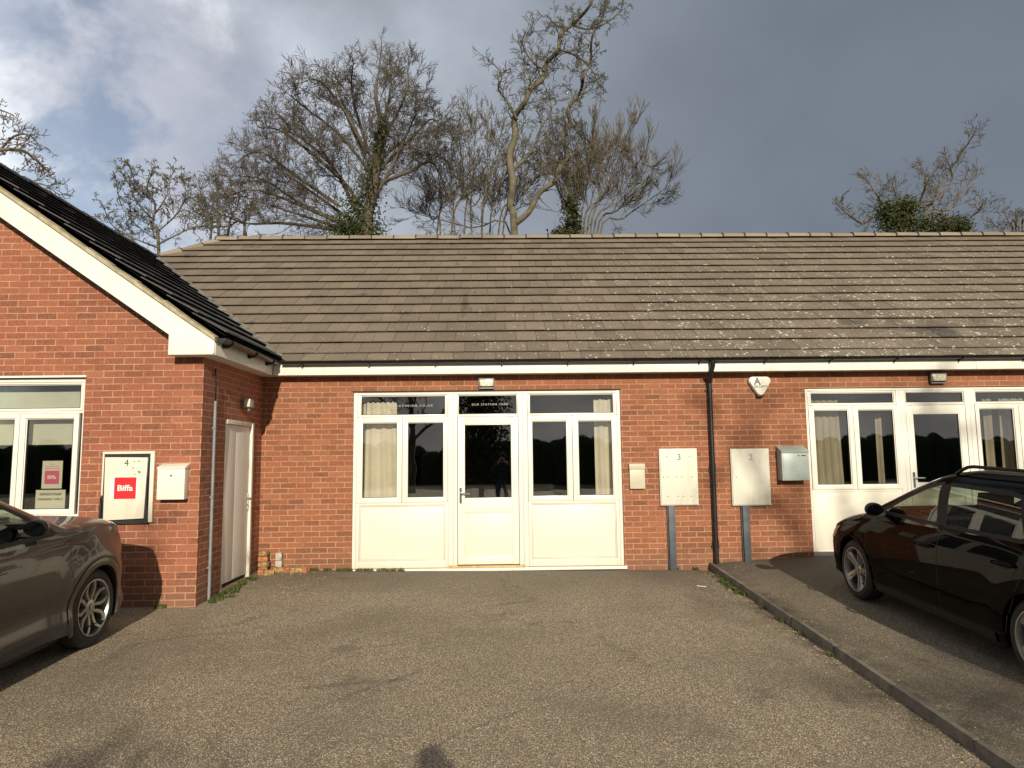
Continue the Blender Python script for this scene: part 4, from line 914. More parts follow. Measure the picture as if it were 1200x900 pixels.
def make_car(c, name, label, loc, rot, group):
    car = Car(c); root = thing(name, label, 'car', (0, 0, 0), group)
    x0, x1 = c['top'][0][0], c['top'][-1][0]; st = []; x = x0
    while x < x1-.001:
        st.append(x); e = min(x-x0, x1-x); x += .010 if e < .06 else .022
    st.append(x1); nl, nu = 26, 34
    rings = [car.ring(x, nl, nu) for x in st]; n = len(rings[0])
    body = MB(); glassL = {}; key = {}
    def vid(i, j, sgn):
        y, z = rings[i][j]
        if j == n-1 : sgn = 1
        return (i, j, sgn)
    vmap = {}; bv = []
    def V(i, j, sgn, store, vl):
        if j == n-1: sgn = 1
        q = (i, j, sgn)
        if q not in store: y, z = rings[i][j]; store[q] = len(vl); vl.append((st[i], y*sgn if j < n-1 else 0.0, z))
        return store[q]
    parts = {}
    def region(xc, yc, zc, j):
        for nm, poly in c['side_glass'].items():
            if j > nl and inpoly(xc, zc, poly): return nm
        w0, w1 = c['screen']
        if j > nl and w0 < xc < w1 and abs(yc) < car.side(xc, car.zb(xc))*.80 and zc > car.zb(xc)+.0: 
            if zc > car.zr(xc)-.13: return 'windscreen'
        r0_, r1_ = c['rear_screen']
        if j > nl and r0_ < xc < r1_ and abs(yc) < car.side(xc, car.zb(xc))*.78 and zc > car.zr(xc)-.13: return 'rear_window'
        for xw in (c['ax'], c['rx']):
            if abs(yc) > .45 and math.hypot(xc-xw, zc-c['wr']) < c['arch']: return None
        return 'body'
    for i in range(len(st)-1):
        for j in range(n-1):
            for sgn in (1, -1):
                yc = (rings[i][j][0]+rings[i+1][j+1][0])/2; zc = (rings[i][j][1]+rings[i+1][j+1][1])/2; xc = (st[i]+st[i+1])/2
                rg = region(xc, yc*sgn, zc, j)
                if rg is None: continue
                if rg not in ('body', 'windscreen', 'rear_window'): rg = rg+('L' if sgn > 0 else 'R')
                store, vl, fl_ = parts.setdefault(rg, ({}, [], []))
                f = [V(i, j, sgn, store, vl), V(i+1, j, sgn, store, vl), V(i+1, j+1, sgn, store, vl), V(i, j+1, sgn, store, vl)]
                f = list(dict.fromkeys(f))
                if len(f) > 2: fl_.append(tuple(f if sgn > 0 else f[::-1]))
    store, vl, fl_ = parts['body']
    for i in (0, len(st)-1):                       # nose and tail caps
        L = [V(i, j, 1, store, vl) for j in range(n)]+[V(i, j, -1, store, vl) for j in range(n-2, -1, -1)]
        fl_.append(tuple(L if i else L[::-1]))
    for rg, (store, vl, fl_) in parts.items():
        mb = MB(); mb.add(vl, fl_); nm = {'windscreen': 'windscreen', 'rear_window': 'rear_window', 'body': 'body'}.get(rg, 'side_window')
        o = mb.build(nm, M[c['paint']] if nm == 'body' else M['carglass'], root, smooth=True, fix=False)
        if nm == 'body': bodyo = o; o.data.set_sharp_from_angle(angle=R(42))
    # seals and lines
    for sgn in (1, -1):
        for nm, poly in c['side_glass'].items(): strip(car, poly, .034, .003, sgn, True).build('window_trim', M['trim'], bodyo, smooth='auto')
        for ln in c['lines']: strip(car, ln, .006, .0012, sgn).build('door_seam', M['gasket'], bodyo)
        if 'pillar' in c:
            for ln in c['pillar']: strip(car, ln, .085, .0025, sgn).build('door_pillar', M['trim'], bodyo, smooth='auto')
        for (hx, hz) in c['handles']:
            b = MB(); y = car.surf(hx, hz); b.tube([(hx-.10, sgn*(y+.005), hz), (hx-.085, sgn*(y+.032), hz+.004), (hx, sgn*(y+.038), hz+.006), (hx+.085, sgn*(y+.032), hz+.004), (hx+.10, sgn*(y+.005), hz)], [.012, .014, .015, .014, .012], 10); b.build('door_handle', M[c['paint']], root, smooth=True)
            strip(car, [(hx-.07, hz-.008), (hx+.07, hz-.008)], .045, .001, sgn).build('handle_recess', M['gasket'], bodyo)
        for (a, b_, cz) in c['sill_trim']: strip(car, [(a, cz), (b_, cz)], .075, .012, sgn, thick=.01).build('sill_trim', M[c['cladm']], root, smooth='auto')
        if 'crease' in c: strip(car, c['crease'], .018, .006, sgn, thick=.004).build('door_crease', M[c['paint']], bodyo, smooth='auto')
        # lamps set into the corners
        for (nm, poly, mt) in c['lamps']:
            gx = [p[0] for p in poly]; gzv = [p[1] for p in poly]; mb = MB(); K = 14
            for a in range(K):
                for b2 in range(K):
                    X0, X1 = min(gx)+(max(gx)-min(gx))*a/K, min(gx)+(max(gx)-min(gx))*(a+1)/K; Z0, Z1 = min(gzv)+(max(gzv)-min(gzv))*b2/K, min(gzv)+(max(gzv)-min(gzv))*(b2+1)/K
                    if inpoly((X0+X1)/2, (Z0+Z1)/2, poly):
                        mb.add([(X, sgn*(car.surf(X, Z)+.004), Z) for X, Z in ((X0, Z0), (X1, Z0), (X1, Z1), (X0, Z1))], [(0, 1, 2, 3)])
            if mb.v: mb.build(nm, M[mt], root, smooth=True)
    # wheel arches and wheels
    for xw in (c['ax'], c['rx']):
        for sgn in (1, -1):
            mb = MB(); K = 34; vs = []; a0, a1 = R(-22), R(202); Ra = c['arch']
            for i in range(K+1):
                a = a0+(a1-a0)*i/K; ca, sa = math.cos(a), math.sin(a)
                for (rad, mode) in ((Ra+c['lipw'], .006), (Ra+.012, c['lipo']), (Ra-.012, c['lipo']), (Ra-.016, -.03), (Ra-.01, -.30)):
                    X_, Z_ = xw+ca*rad, c['wr']+sa*rad; y = car.surf(xw+ca*max(rad, Ra), c['wr']+sa*max(rad, Ra))+mode; vs.append((X_, sgn*y, Z_))
            fs = [(5*i+j, 5*i+j+1, 5*(i+1)+j+1, 5*(i+1)+j) for i in range(K) for j in range(4)]
            mb.add(vs, fs); mb.build('wheel_arch', M[c['archm']], root, smooth='auto')
            mb = MB(); yo = car.surf(xw, c['wr']+Ra+.01)-.02; mb.lathe([(Ra-.012, sgn*yo-sgn*.02), (Ra-.012, sgn*(yo-.36)), (0.01, sgn*(yo-.36))], (xw, 0, c['wr']), 'Y', 36)
            mb.v = [(x, y, max(z, .19)) for x, y, z in mb.v]
            mb.build('arch_liner', M['gasket'], root, smooth='auto')
            wheel(c, root, xw, sgn, c['W']-.018)
    fl2 = MB(); fl2.box((x0+.15, -c['W']+.16, .17), (x1-.15, c['W']-.16, .23)); fl2.box((c['rx']+.4, -c['W']+.09, .17), (c['ax']-.4, c['W']-.09, .26)); fl2.build('underbody', M['gasket'], root)
    # cabin interior
    it = MB(); fx = c['cabx'][1]
    it.box((fx-.55, -c['W']+.16, .60), (fx-.15, c['W']-.16, c['zdash'])); it.box((c['rx']+.1, -c['W']+.13, .3), (fx-.4, c['W']-.13, .36)); it.build('dashboard', M['trim'], root, bevel=.04)
    tr = MB(); K = 20; tr.tube([(fx-.62+.07*math.sin(2*math.pi*i/K), c['drv']*.36+.17*math.cos(2*math.pi*i/K), c['zdash']-.05+.17*math.sin(2*math.pi*i/K)) for i in range(K+1)], .014, 8, False); tr.tube([(fx-.62, c['drv']*.36, c['zdash']-.05), (fx-.4, c['drv']*.36, c['zdash']-.12)], .03, 8); tr.build('steering_wheel', M['trim'], root, smooth=True)
    for (sx, n_) in ((c['seats'][0], 2), (c['seats'][1], 3)):
        for q in range(n_):
            sy = (-.36, .36)[q] if n_ == 2 else (-.38, 0, .38)[q]; wd_ = .25 if n_ == 2 else .19; zt = c['zdash']+.10
            b = MB(); b.prism([(sx+.05, .45), (sx+.0, .42), (sx-.26, zt-.0), (sx-.14, zt+.02)], sy-wd_, sy+wd_); b.prism([(sx+.48, .42), (sx+.48, .55), (sx, .52), (sx-.02, .40)], sy-wd_, sy+wd_); se = b.build('seat', M['seat'], root, bevel=.05)
            b = MB(); b.prism([(sx-.17, zt+.05), (sx-.28, zt+.06), (sx-.30, zt+.24), (sx-.21, zt+.25)], sy-.13, sy+.13); b.tube([(sx-.22, sy-.06, zt-.03), (sx-.22, sy-.06, zt+.1)], .008, 6); b.tube([(sx-.22, sy+.06, zt-.03), (sx-.22, sy+.06, zt+.1)], .008, 6); b.build('headrest', M['seat'], se, bevel=.035)
    # mirrors
    for sgn in (1, -1):
        mx, mz = c['mirror']; y = car.surf(mx, mz-.03)
        bm = bmesh.new(); bmesh.ops.create_uvsphere(bm, u_segments=24, v_segments=16, radius=1)
        for v in bm.verts:
            p = v.co; q = Vector((p.x*.075 if p.x > 0 else p.x*.045, p.y*.092, p.z*.066)); q.z += .012*(p.y*sgn > 0)*0; q.x -= .03*abs(p.y); v.co = q+Vector((mx, sgn*(y+.115), mz+.01))
        me = bpy.data.meshes.new('mirror'); bm.to_mesh(me); bm.free(); me.materials.append(M[c['mirm']]); me.polygons.foreach_set('use_smooth', [True]*len(me.polygons))
        mo = bpy.data.objects.new('wing_mirror', me); COL.objects.link(mo); mo.parent = root
        b = MB(); b.prism([(mx-.04, mz-.055), (mx+.05, mz-.055), (mx+.03, mz-.02), (mx-.03, mz-.02)], sgn*(y-.03), sgn*(y+.12)); b.build('mirror_arm', M['trim'], mo, bevel=.008)
        b = MB(); b.lathe([(.001, 0), (.098, 0), (.102, .006)], (0, 0, 0), 'X', 24); b.v = [(mx-.056, sgn*(y+.115)+yy*.82, mz+.01+zz*.56) for x, yy, zz in b.v]; b.build('mirror_glass', M['mirror_glass'], mo, smooth=True)
    if c.get('rails'):
        for sgn in (1, -1):
            xa, xb = c['rails']; b = MB(); pts = []
            for i in range(25):
                X_ = xa+(xb-xa)*i/24; e = min(1, min(i, 24-i)/3.0); pts.append((X_, sgn*(car.side(X_, car.zb(X_))*.735), car.zr(X_)-.030+.062*math.sin(e*math.pi/2)))
            b.tube(pts, .015, 10); b.build('roof_rail', M['trim'], root, smooth=True)
    if c.get('aerial'):
        X_ = c['aerial']; b = MB(); b.prism([(X_-.06, car.zr(X_)-.01), (X_+.06, car.zr(X_)-.01), (X_-.02, car.zr(X_)+.05)], -.015, .015); b.build('aerial', M['trim'], root, bevel=.006)
    # grille, plate and bumpers at the nose
    xn = x1; b = MB(); b.box((xn-.03, -.42, .46), (xn+.006, .42, .60)); b.box((xn-.05, -.52, .26), (xn+.004, .52, .38)); b.build('grille', M['trim'], root, bevel=.01)
    b = MB(); b.box((x0-.006, -.26, .55), (x0+.02, .26, .66)); b.build('number_plate', M['paper'], root, bevel=.004)
    root.rotation_euler = rot; root.location = loc
    return root
def wheel(c, root, xw, sgn, yo):
    wr = c['wr']; rr_ = c['rim']; z = wr; hw = .108
    t = MB(); s = sgn
    prof = [(rr_-.02, yo-2*hw+.01), (rr_+.015, yo-2*hw), (wr-.03, yo-2*hw+.004), (wr-.006, yo-2*hw+.03), (wr, yo-2*hw+.06), (wr, yo-.055), (wr-.006, yo-.026), (wr-.030, yo-.004), (rr_+.040, yo+.002), (rr_+.012, yo-.001), (rr_, yo-.012)]
    t.lathe([(a, s*b) for a, b in prof], (xw, 0, z), 'Y', 56)
    w_ = t.build('wheel', M['tyre'], root, smooth='auto')
    t.f = []; 
    r = MB(); prof = [(rr_+.002, yo-.004), (rr_+.003, yo+.001), (rr_-.010, yo+.001), (rr_-.016, yo-.012), (rr_-.022, yo-.09), (rr_-.03, yo-2*hw+.02)]
    r.lathe([(a, s*b) for a, b in prof], (xw, 0, z), 'Y', 56); r.build('rim', M['alloy'], w_, smooth='auto')
    d = MB(); d.lathe([(rr_-.025, s*(yo-.11)), (.0, s*(yo-.11))], (xw, 0, z), 'Y', 40); d.lathe([(.15, s*(yo-.085)), (.15, s*(yo-.10)), (.0, s*(yo-.10))], (xw, 0, z), 'Y', 40); d.build('brake', M['alloy_dark'], w_)
    sp_ = MB(); ns = c['spokes']
    def spoke(a0, prof_w, r0, r1, curve=0.0, y0=.035, y1=.008):
        K = 8; vs = []
        for i in range(K+1):
            q = i/K; rad = r0+(r1-r0)*q; a = a0+curve*math.sin(q*math.pi)*.5+0; hwid = prof_w(q); dep = y0+(y1-y0)*(q**1.5)
            for (u_, dd) in ((-1, .018), (-.72, 0), (.72, 0), (1, .018), (1, .05), (-1, .05)):
                px = rad*math.cos(a)-u_*hwid*math.sin(a); pz = rad*math.sin(a)+u_*hwid*math.cos(a); vs.append((xw+px, s*(yo-dep-dd), z+pz))
        fs = [(6*i+j, 6*i+(j+1) % 6, 6*(i+1)+(j+1) % 6, 6*(i+1)+j) for i in range(K) for j in range(6)]
        sp_.add(vs, fs)
    for k_ in range(ns):
        a = 2*math.pi*k_/ns+R(90)+c.get('spin', 0)
        if c['style'] == 'five':
            spoke(a, lambda q: .030+.024*q, .04, rr_-.008)
            spoke(a, lambda q: .012, .04, rr_-.05, y0=.026, y1=.002)
        else:
            spoke(a-.17, lambda q: .013+.012*q*(1-q)*2+.004*q, .05, rr_-.008, -.42)
            spoke(a+.17, lambda q: .013+.012*q*(1-q)*2+.004*q, .05, rr_-.008, .42)
    sp_.lathe([(.075, s*(yo-.07)), (.070, s*(yo-.036)), (.058, s*(yo-.030)), (.030, s*(yo-.030)), (.028, s*(yo-.022)), (.0, s*(yo-.020))], (xw, 0, z), 'Y', 30)
    sp_.build('spokes', M['alloy'], w_, smooth='auto')
golf = dict(paint='paint_black', W=.878, plan=[(-2.40, .64), (-2.36, .72), (-2.2, .80), (-1.9, .845), (-1.3, .874), (0, .878), (1.1, .876), (1.6, .850), (1.9, .79), (2.05, .71), (2.13, .60), (2.16, .50)],
    belt=[(-2.40, .98), (-1.5, 1.00), (0, .955), (.9, .925), (1.3, .84), (1.7, .745), (2.0, .66), (2.16, .56)],
    top=[(-2.40, 1.00), (-2.36, 1.12), (-2.12, 1.36), (-1.95, 1.425), (-1.5, 1.455), (-.8, 1.482), (-.3, 1.482), (.02, 1.450), (.35, 1.335), (.75, 1.15), (1.02, 1.022), (1.15, .985), (1.5, .925), (1.85, .840), (2.05, .755), (2.13, .68), (2.16, .60)],
    sill=[(-2.40, .38), (-2.2, .28), (-1.7, .20), (1.7, .20), (2.05, .22), (2.16, .30)], cabx=(-2.4, 1.22), prof=[(0, .955), (.08, .968), (.35, .992), (.6, 1.0), (.78, .995), (.9, .975), (1, .945)],
    haunch=.012, ax=1.289, rx=-1.289, wr=.318, arch=.355, lipw=.014, lipo=.008, archm='paint_black', lean=.13, rim=.232, spokes=5, style='five', spin=.35,
    side_glass={'front': [(.80, 1.0), (.70, 1.045), (.40, 1.19), (.14, 1.30), (-.02, 1.345), (-.07, 1.350), (-.14, .995)], 'rear': [(-.235, .998), (-.175, 1.352), (-.9, 1.346), (-1.05, 1.325), (-1.17, 1.03), (-1.13, 1.01)],
                'quarter': [(-1.27, 1.04), (-1.18, 1.325), (-1.75, 1.30), (-1.98, 1.22), (-2.05, 1.12), (-1.95, 1.06)]},
    screen=(.10, 1.02), rear_screen=(-2.33, -2.10), pillar=[[(-.188, 1.0), (-.125, 1.350)]],
    lines=[[(.98, .30), (1.0, .55), (.985, .80), (.95, .96)], [(-.17, .28), (-.17, .6), (-.185, .97)], [(-1.02, .46), (-1.12, .66), (-1.20, .80), (-1.22, .99)], [(.98, .28), (-.95, .28)], [(-.95, .28), (-1.0, .44)], [(1.30, .80), (1.7, .72), (2.0, .63)]],
    handles=[(.0, .80), (-1.0, .82)], sill_trim=[(-.86, .86, .235)], cladm='trim', crease=[(.96, .46), (.4, .435), (-.9, .435)],
    lamps=[('headlight', [(1.76, .60), (2.02, .55), (2.12, .60), (2.05, .66), (1.70, .735)], 'lens'), ('tail_light', [(-2.39, .78), (-2.12, .80), (-2.14, .96), (-2.39, .97)], 'red')],
    zdash=.93, drv=-1, seats=(.02, -.92), mirror=(.74, 1.02), mirm='mirror', rails=(-1.95, -.10), aerial=-1.6)
juke = dict(paint='paint_grey', W=.882, plan=[(-2.03, .60), (-1.98, .72), (-1.8, .80), (-1.265, .862), (0, .872), (1.0, .872), (1.45, .868), (1.70, .842), (1.87, .77), (1.98, .65), (2.08, .50)],
    belt=[(-2.03, 1.0), (-1.3, 1.14), (-.6, 1.10), (.2, 1.03), (.8, 1.03), (1.3, 1.06), (1.6, 1.04), (1.85, .95), (2.0, .80), (2.08, .64)],
    top=[(-2.03, 1.02), (-1.98, 1.12), (-1.7, 1.42), (-1.3, 1.50), (-.7, 1.56), (-.2, 1.57), (.12, 1.535), (.45, 1.395), (.78, 1.225), (.98, 1.14), (1.12, 1.145), (1.45, 1.145), (1.72, 1.11), (1.90, 1.03), (2.02, .90), (2.08, .72)],
    sill=[(-2.03, .42), (-1.8, .30), (-1.5, .23), (1.5, .23), (1.9, .25), (2.08, .34)], cabx=(-2.0, 1.15), prof=[(0, .960), (.10, .975), (.28, .955), (.5, .985), (.72, 1.0), (.88, .985), (1, .94)],
    haunch=.050, ax=1.265, rx=-1.265, wr=.345, arch=.385, lipw=.050, lipo=.020, archm='paint_grey', lean=.15, rim=.246, spokes=5, style='petal', spin=.1,
    side_glass={'front': [(.78, 1.08), (.60, 1.18), (.30, 1.34), (.08, 1.45), (-.12, 1.47), (-.16, 1.075)], 'rear': [(-.25, 1.09), (-.20, 1.47), (-.85, 1.44), (-1.15, 1.22), (-1.12, 1.16)]},
    screen=(.16, .98), rear_screen=(-1.97, -1.70), pillar=[[(-.205, 1.08), (-.155, 1.47)]],
    lines=[[(.84, .34), (.89, .60), (.86, .80), (.92, 1.0)], [(-.19, .30), (-.19, .6), (-.205, 1.06)], [(.84, .33), (-.80, .33)], [(.84, .98), (1.0, 1.02), (1.2, 1.03)]],
    handles=[(-.02, .90)], sill_trim=[(-.84, .85, .265)], cladm='clad',
    lamps=[('headlight', [(1.56, 1.075), (1.60, 1.11), (1.80, 1.06), (1.95, .96), (1.90, .92), (1.74, 1.01)], 'lens'), ('fog_light', [(1.80, .50), (1.95, .50), (1.95, .62), (1.82, .62)], 'lens'), ('tail_light', [(-2.0, .85), (-1.8, .88), (-1.8, 1.05), (-2.0, 1.0)], 'red')],
    zdash=1.00, drv=-1, seats=(.0, -.85), mirror=(.40, 1.17), mirm='mirror')
import time as _t
tilt = -math.atan(.046)
zg = gz(3.8, 7.65)*.5+gz(3.8, 5.07)*.5
make_car(golf, 'parked_estate_car', 'glossy black estate car with roof rails parked facing the right front', (4.69, 6.36, (gz(3.8, 7.65)+gz(3.8, 5.07)+gz(5.5, 7.65)+gz(5.5, 5.07))/4), (0, tilt, R(90)), 'cars parked facing the offices')
make_car(juke, 'parked_crossover_car', 'bronze-grey crossover car parked facing the brick gable wing', (-4.54, 5.26, -.012+(gz(-3.8, 6.7)+gz(-3.8, 4.2))/2), (0, tilt, R(90)), 'cars parked facing the offices')
# ---------------------------------------------------------------- trees
class Tree:
    def __init__(s, seed, Y, base, dscale=1.0): s.r = random.Random(seed); s.big = MB(); s.tw = MB(); s.Y = Y
    def limb(s, pts, r0, r1, kids, klen, krad, lvl, lo=.25, up=.25, mb=None, nside=6, spread=1.0):
        pts = [Vector(p) for p in pts]
        # resample with a smooth curve
        fine = []
        for i in range(len(pts)-1):
            p0 = pts[max(i-1, 0)]; p1, p2 = pts[i], pts[i+1]; p3 = pts[min(i+2, len(pts)-1)]
            for j in range(4):
                t = j/4; fine.append(.5*((2*p1)+(-p0+p2)*t+(2*p0-5*p1+4*p2-p3)*t*t+(-p0+3*p1-3*p2+p3)*t**3))
        fine.append(pts[-1]); k = len(fine); s.big.tube(fine, [r0+(r1-r0)*(i/(k-1)) for i in range(k)], nside)
        for q in range(kids):
            t = lo+(1-lo)*(q+s.r.random())/kids; i = min(k-2, int(t*(k-1))); d = (fine[i+1]-fine[i]).normalized(); p = fine[i]+(fine[i+1]-fine[i])*(t*(k-1)-i)
            s.grow(p, s.dev(d, R(s.r.uniform(28, 68))*spread), klen*(1-.45*t)*s.r.uniform(.6, 1.2), max(krad*(1-.35*t), .006), lvl, up)
        s.grow(fine[-1], (fine[-1]-fine[-2]).normalized(), klen*.6, r1, lvl, up)
    def dev(s, d, a):
        ax = d.cross(Vector((s.r.gauss(0, 1), s.r.gauss(0, 1), s.r.gauss(0, 1)))).normalized(); return (Matrix.Rotation(a, 3, ax) @ d).normalized()
    def grow(s, p, d, L, rad, lvl, up):
        n = 5 if lvl > 1 else (4 if lvl == 1 else 3); pts = [p.copy()]; rd = [rad]; seg = L/n; wob = s.wob
        for i in range(n):
            d = (d+Vector((s.r.gauss(0, wob), s.r.gauss(0, wob), s.r.gauss(0, wob)+up*.22))).normalized(); pts.append(pts[-1]+d*seg); rd.append(max(rad*(1-.8*(i+1)/n), s.tmin))
        (s.tw if lvl <= 1 else s.big).tube(pts, rd, 3 if lvl <= 1 else 4, False)
        if lvl > 0:
            m_ = s.kc[lvl]
            for q in range(m_):
                t = .18+.8*(q+s.r.random())/m_; i = min(n-1, int(t*n)); pp = pts[i]+(pts[i+1]-pts[i])*(t*n-i); dd = (pts[i+1]-pts[i]).normalized()
                s.grow(pp, s.dev(dd, R(s.r.uniform(*s.ang))), L*s.r.uniform(*s.lr)*(1-.3*t), max(rad*.55, s.tmin), lvl-1, up)
def leafcloud(mb, spots, n, size, seed):
    rnd = random.Random(seed)
    for (c, rr3) in spots:
        c = Vector(c)
        for i in range(n):
            q = Vector((rnd.gauss(0, .46), rnd.gauss(0, .46), rnd.gauss(0, .46)))
            if q.length > 1.5: q = q*.5
            p = c+Vector((q.x*rr3[0], q.y*rr3[1], q.z*rr3[2]))
            a = Vector((rnd.gauss(0, 1), rnd.gauss(0, 1), rnd.gauss(0, 1))).normalized(); b = a.orthogonal().normalized(); b = Matrix.Rotation(rnd.uniform(0, 6.28), 3, a) @ b; c2 = a.cross(b); s_ = size*rnd.uniform(.6, 1.3)
            mb.add([p-b*s_, p-c2*s_*.7, p+b*s_, p+c2*s_*.7], [(0, 1, 2, 3)], rnd.random())
def px(u, v, Y):                                   # photograph bearings turned into metres at distance Y behind the building
    d = F+((u-600)/FPX)*rr+((450-v)/FPX)*uu; t = Y/d.y; return Vector(CAM)+d*t
def make_tree(name, label, Y, seed, limbs, m, ang=(25, 62), lr=(.38, .68), wob=.16, tmin=.008, kc=(0, 4, 4, 4), ivy=None, group='bare trees behind the terrace', base=None, jit=.5):
    T = Tree(seed, Y, None); T.wob = wob; T.tmin = tmin; T.ang = ang; T.lr = lr; T.kc = kc
    for (pts, r0, r1, kids, klen, krad, lvl, lo, up) in limbs: T.limb(pts, r0, r1, kids, klen, krad, lvl, lo, up)
    b = base or limbs[0][0][0]; root = thing(name, label, 'tree', (b[0], b[1], b[2]), group)
    adopt(T.big.build('trunk', M[m], smooth=True, fix=False), root); adopt(T.tw.build('crown', M[m], smooth=True, fix=False), root)
    if ivy:
        mb = MB(); leafcloud(mb, ivy[0], ivy[1], ivy[2], seed+1); adopt(mb.build('ivy', M['ivy'], tone=True, fix=False), root)
    return root, T
def lim(Y, uv, rnd, dj=.25, z0=None):
    out = []
    for i, (u, v) in enumerate(uv): p = px(u, v, Y+rnd.uniform(-dj, dj)*i); out.append(p)
    return out
rnd = random.Random(77); ZG = -.3
# 1: broad fanning brown tree left of centre, ivy on its trunk
Y = 25; L = []
def g0_(u, Y): p = px(u, 300, Y); return Vector((p.x, Y, ZG))
L.append(([g0_(432, Y)]+lim(Y, [(430, 280), (436, 235), (442, 190), (447, 150), (440, 110), (444, 84)], rnd, .15), .26, .03, 20, 2.1, .028, 3, .25, .25))
for (pts, kids) in (([(425, 262), (396, 205), (372, 168), (352, 140)], 11), ([(428, 270), (375, 232), (330, 200), (292, 178)], 12), ([(426, 278), (365, 256), (315, 240), (272, 226)], 11),
                    ([(442, 190), (470, 168), (492, 176), (524, 188)], 7), ([(440, 230), (462, 190), (480, 150), (494, 118)], 10), ([(436, 200), (412, 150), (398, 112), (388, 90)], 10),
                    ([(424, 275), (340, 262), (290, 262), (262, 252)], 9), ([(438, 180), (462, 140), (476, 108), (478, 82)], 9), ([(436, 205), (400, 160), (360, 128), (340, 112)], 9), ([(436, 190), (420, 140), (412, 104), (414, 74)], 8), ([(444, 215), (482, 200), (506, 190), (520, 214)], 8), ([(444, 200), (484, 160), (504, 140), (516, 146)], 8), ([(425, 270), (355, 240), (312, 212), (280, 206)], 8), ([(400, 210), (356, 172), (326, 152), (306, 150)], 7), ([(396, 240), (345, 205), (306, 178), (282, 186)], 7), ([(400, 262), (340, 236), (296, 222), (262, 232)], 8), ([(430, 180), (404, 130), (378, 98), (364, 92)], 7), ([(444, 160), (456, 116), (458, 86)], 7), ([(430, 250), (385, 190), (350, 158), (322, 130)], 10)):
    L.append((lim(Y, pts, rnd, .7), .075, .018, int(kids*2.0), 1.5, .018, 3, .10, .18))
ivy1 = [(px(u, v, Y), (rx_, .5, rz_)) for (u, v, rx_, rz_) in ((430, 270, .75, .7), (420, 245, .8, .8), (435, 215, .42, .9), (444, 180, .28, .8), (404, 268, .8, .5), (448, 155, .2, .6))]
make_tree('bare_tree', 'broad brown bare tree with a thick ivy-covered trunk, left of the twisted tall tree', Y, 5, L, 'bark3', kc=(0, 4, 4, 4), ang=(20, 52), lr=(.48, .80), ivy=(ivy1, 1500, .045), wob=.085, tmin=.0062)
# 2: tall twisted pale tree
Y = 21; L = []
L.append(([g0_(602, Y)]+lim(Y, [(603, 280), (598, 245), (601, 215), (597, 185), (604, 158), (603, 138), (616, 118), (622, 104), (636, 92), (640, 74), (654, 60), (657, 40), (672, 28), (690, 8), (702, -20), (712, -52)], rnd, .06), .135, .034, 42, 1.35, .022, 3, .2, .1))
L.append((lim(Y, [(604, 262), (620, 248), (632, 226), (650, 212), (656, 196), (666, 184), (659, 162), (668, 146), (666, 128), (680, 108), (684, 90), (692, 72), (694, 44), (706, 20), (714, -12)], rnd, .08), .098, .026, 40, 1.25, .020, 3, .08, .1))
L.append((lim(Y, [(606, 140), (594, 118), (584, 104), (588, 88), (576, 72)], rnd, .1), .05, .015, 8, .9, .02, 2, .2, .1))
L.append((lim(Y, [(600, 200), (622, 178), (634, 150), (646, 128), (640, 104)], rnd, .1), .06, .015, 9, .9, .02, 2, .2, .1))
L.append((lim(Y, [(640, 84), (622, 70), (612, 50), (618, 34)], rnd, .1), .04, .012, 7, .9, .018, 2, .2, .1))
L.append((lim(Y, [(672, 30), (690, 34), (712, 26), (728, 12)], rnd, .1), .04, .012, 7, .7, .018, 2, .2, .0))
L.append((lim(Y, [(652, 58), (668, 62), (690, 76), (700, 96)], rnd, .1), .04, .012, 7, .7, .018, 2, .2, .0))
make_tree('bare_tree', 'tall pale twisted bare tree whose forked stems reach highest of all', Y, 9, L, 'bark2', kc=(0, 4, 5, 3), lr=(.42, .75), wob=.25, tmin=.007)
# 3: fan-shaped thicket right of the twisted tree
Y = 24; L = []
for i, (u, v) in enumerate(((648, 200), (662, 178), (676, 196), (694, 170), (706, 186), (722, 176), (736, 160), (752, 184), (766, 200), (778, 222))):
    bu = 672+i*2.2; L.append(([g0_(bu-(u-bu)*.05+rnd.uniform(-5, 5), Y)]+lim(Y, [(bu+(u-bu)*.10, 288), (bu+(u-bu)*.45, 284+(v-284)*.45), (bu+(u-bu)*.8, 284+(v-284)*.8), (u, v)], rnd, .3), .05, .009, 12, 1.7, .014, 2, .38, .5))
ivy3 = [(px(u, v, Y), (a, .4, b)) for (u, v, a, b) in ((672, 262, .42, .55), (668, 240, .3, .5), (678, 215, .2, .5), (660, 275, .5, .3))]
make_tree('bare_tree', 'low fan-shaped bare tree with many straight rising stems right of the twisted tree', Y, 12, L, 'bark', kc=(0, 5, 5, 4), ang=(12, 34), lr=(.5, .85), wob=.06, ivy=(ivy3, 700, .05))
# 4: thicket between the two big trees
Y = 27; L = []
for i, (u, v) in enumerate(((498, 230), (512, 196), (522, 168), (538, 160), (548, 142), (558, 150), (572, 146), (584, 168), (600, 190), (628, 178), (640, 196), (486, 250))):
    bu = 512+i*8+rnd.uniform(-9, 9); L.append(([g0_(bu+rnd.uniform(-25, 25), Y)]+lim(Y, [(bu, 284), (bu+(u-bu)*.5+rnd.uniform(-10, 10), 284+(v-284)*.5), (u, v)], rnd, .4), .055, .010, 18, 1.6, .016, 2, .42, .4))
make_tree('bare_tree', 'bushy pale-brown bare tree between the ivy-clad tree and the twisted one', Y, 15, L, 'bark', kc=(0, 4, 5, 4), ang=(15, 42), lr=(.45, .8), wob=.11)
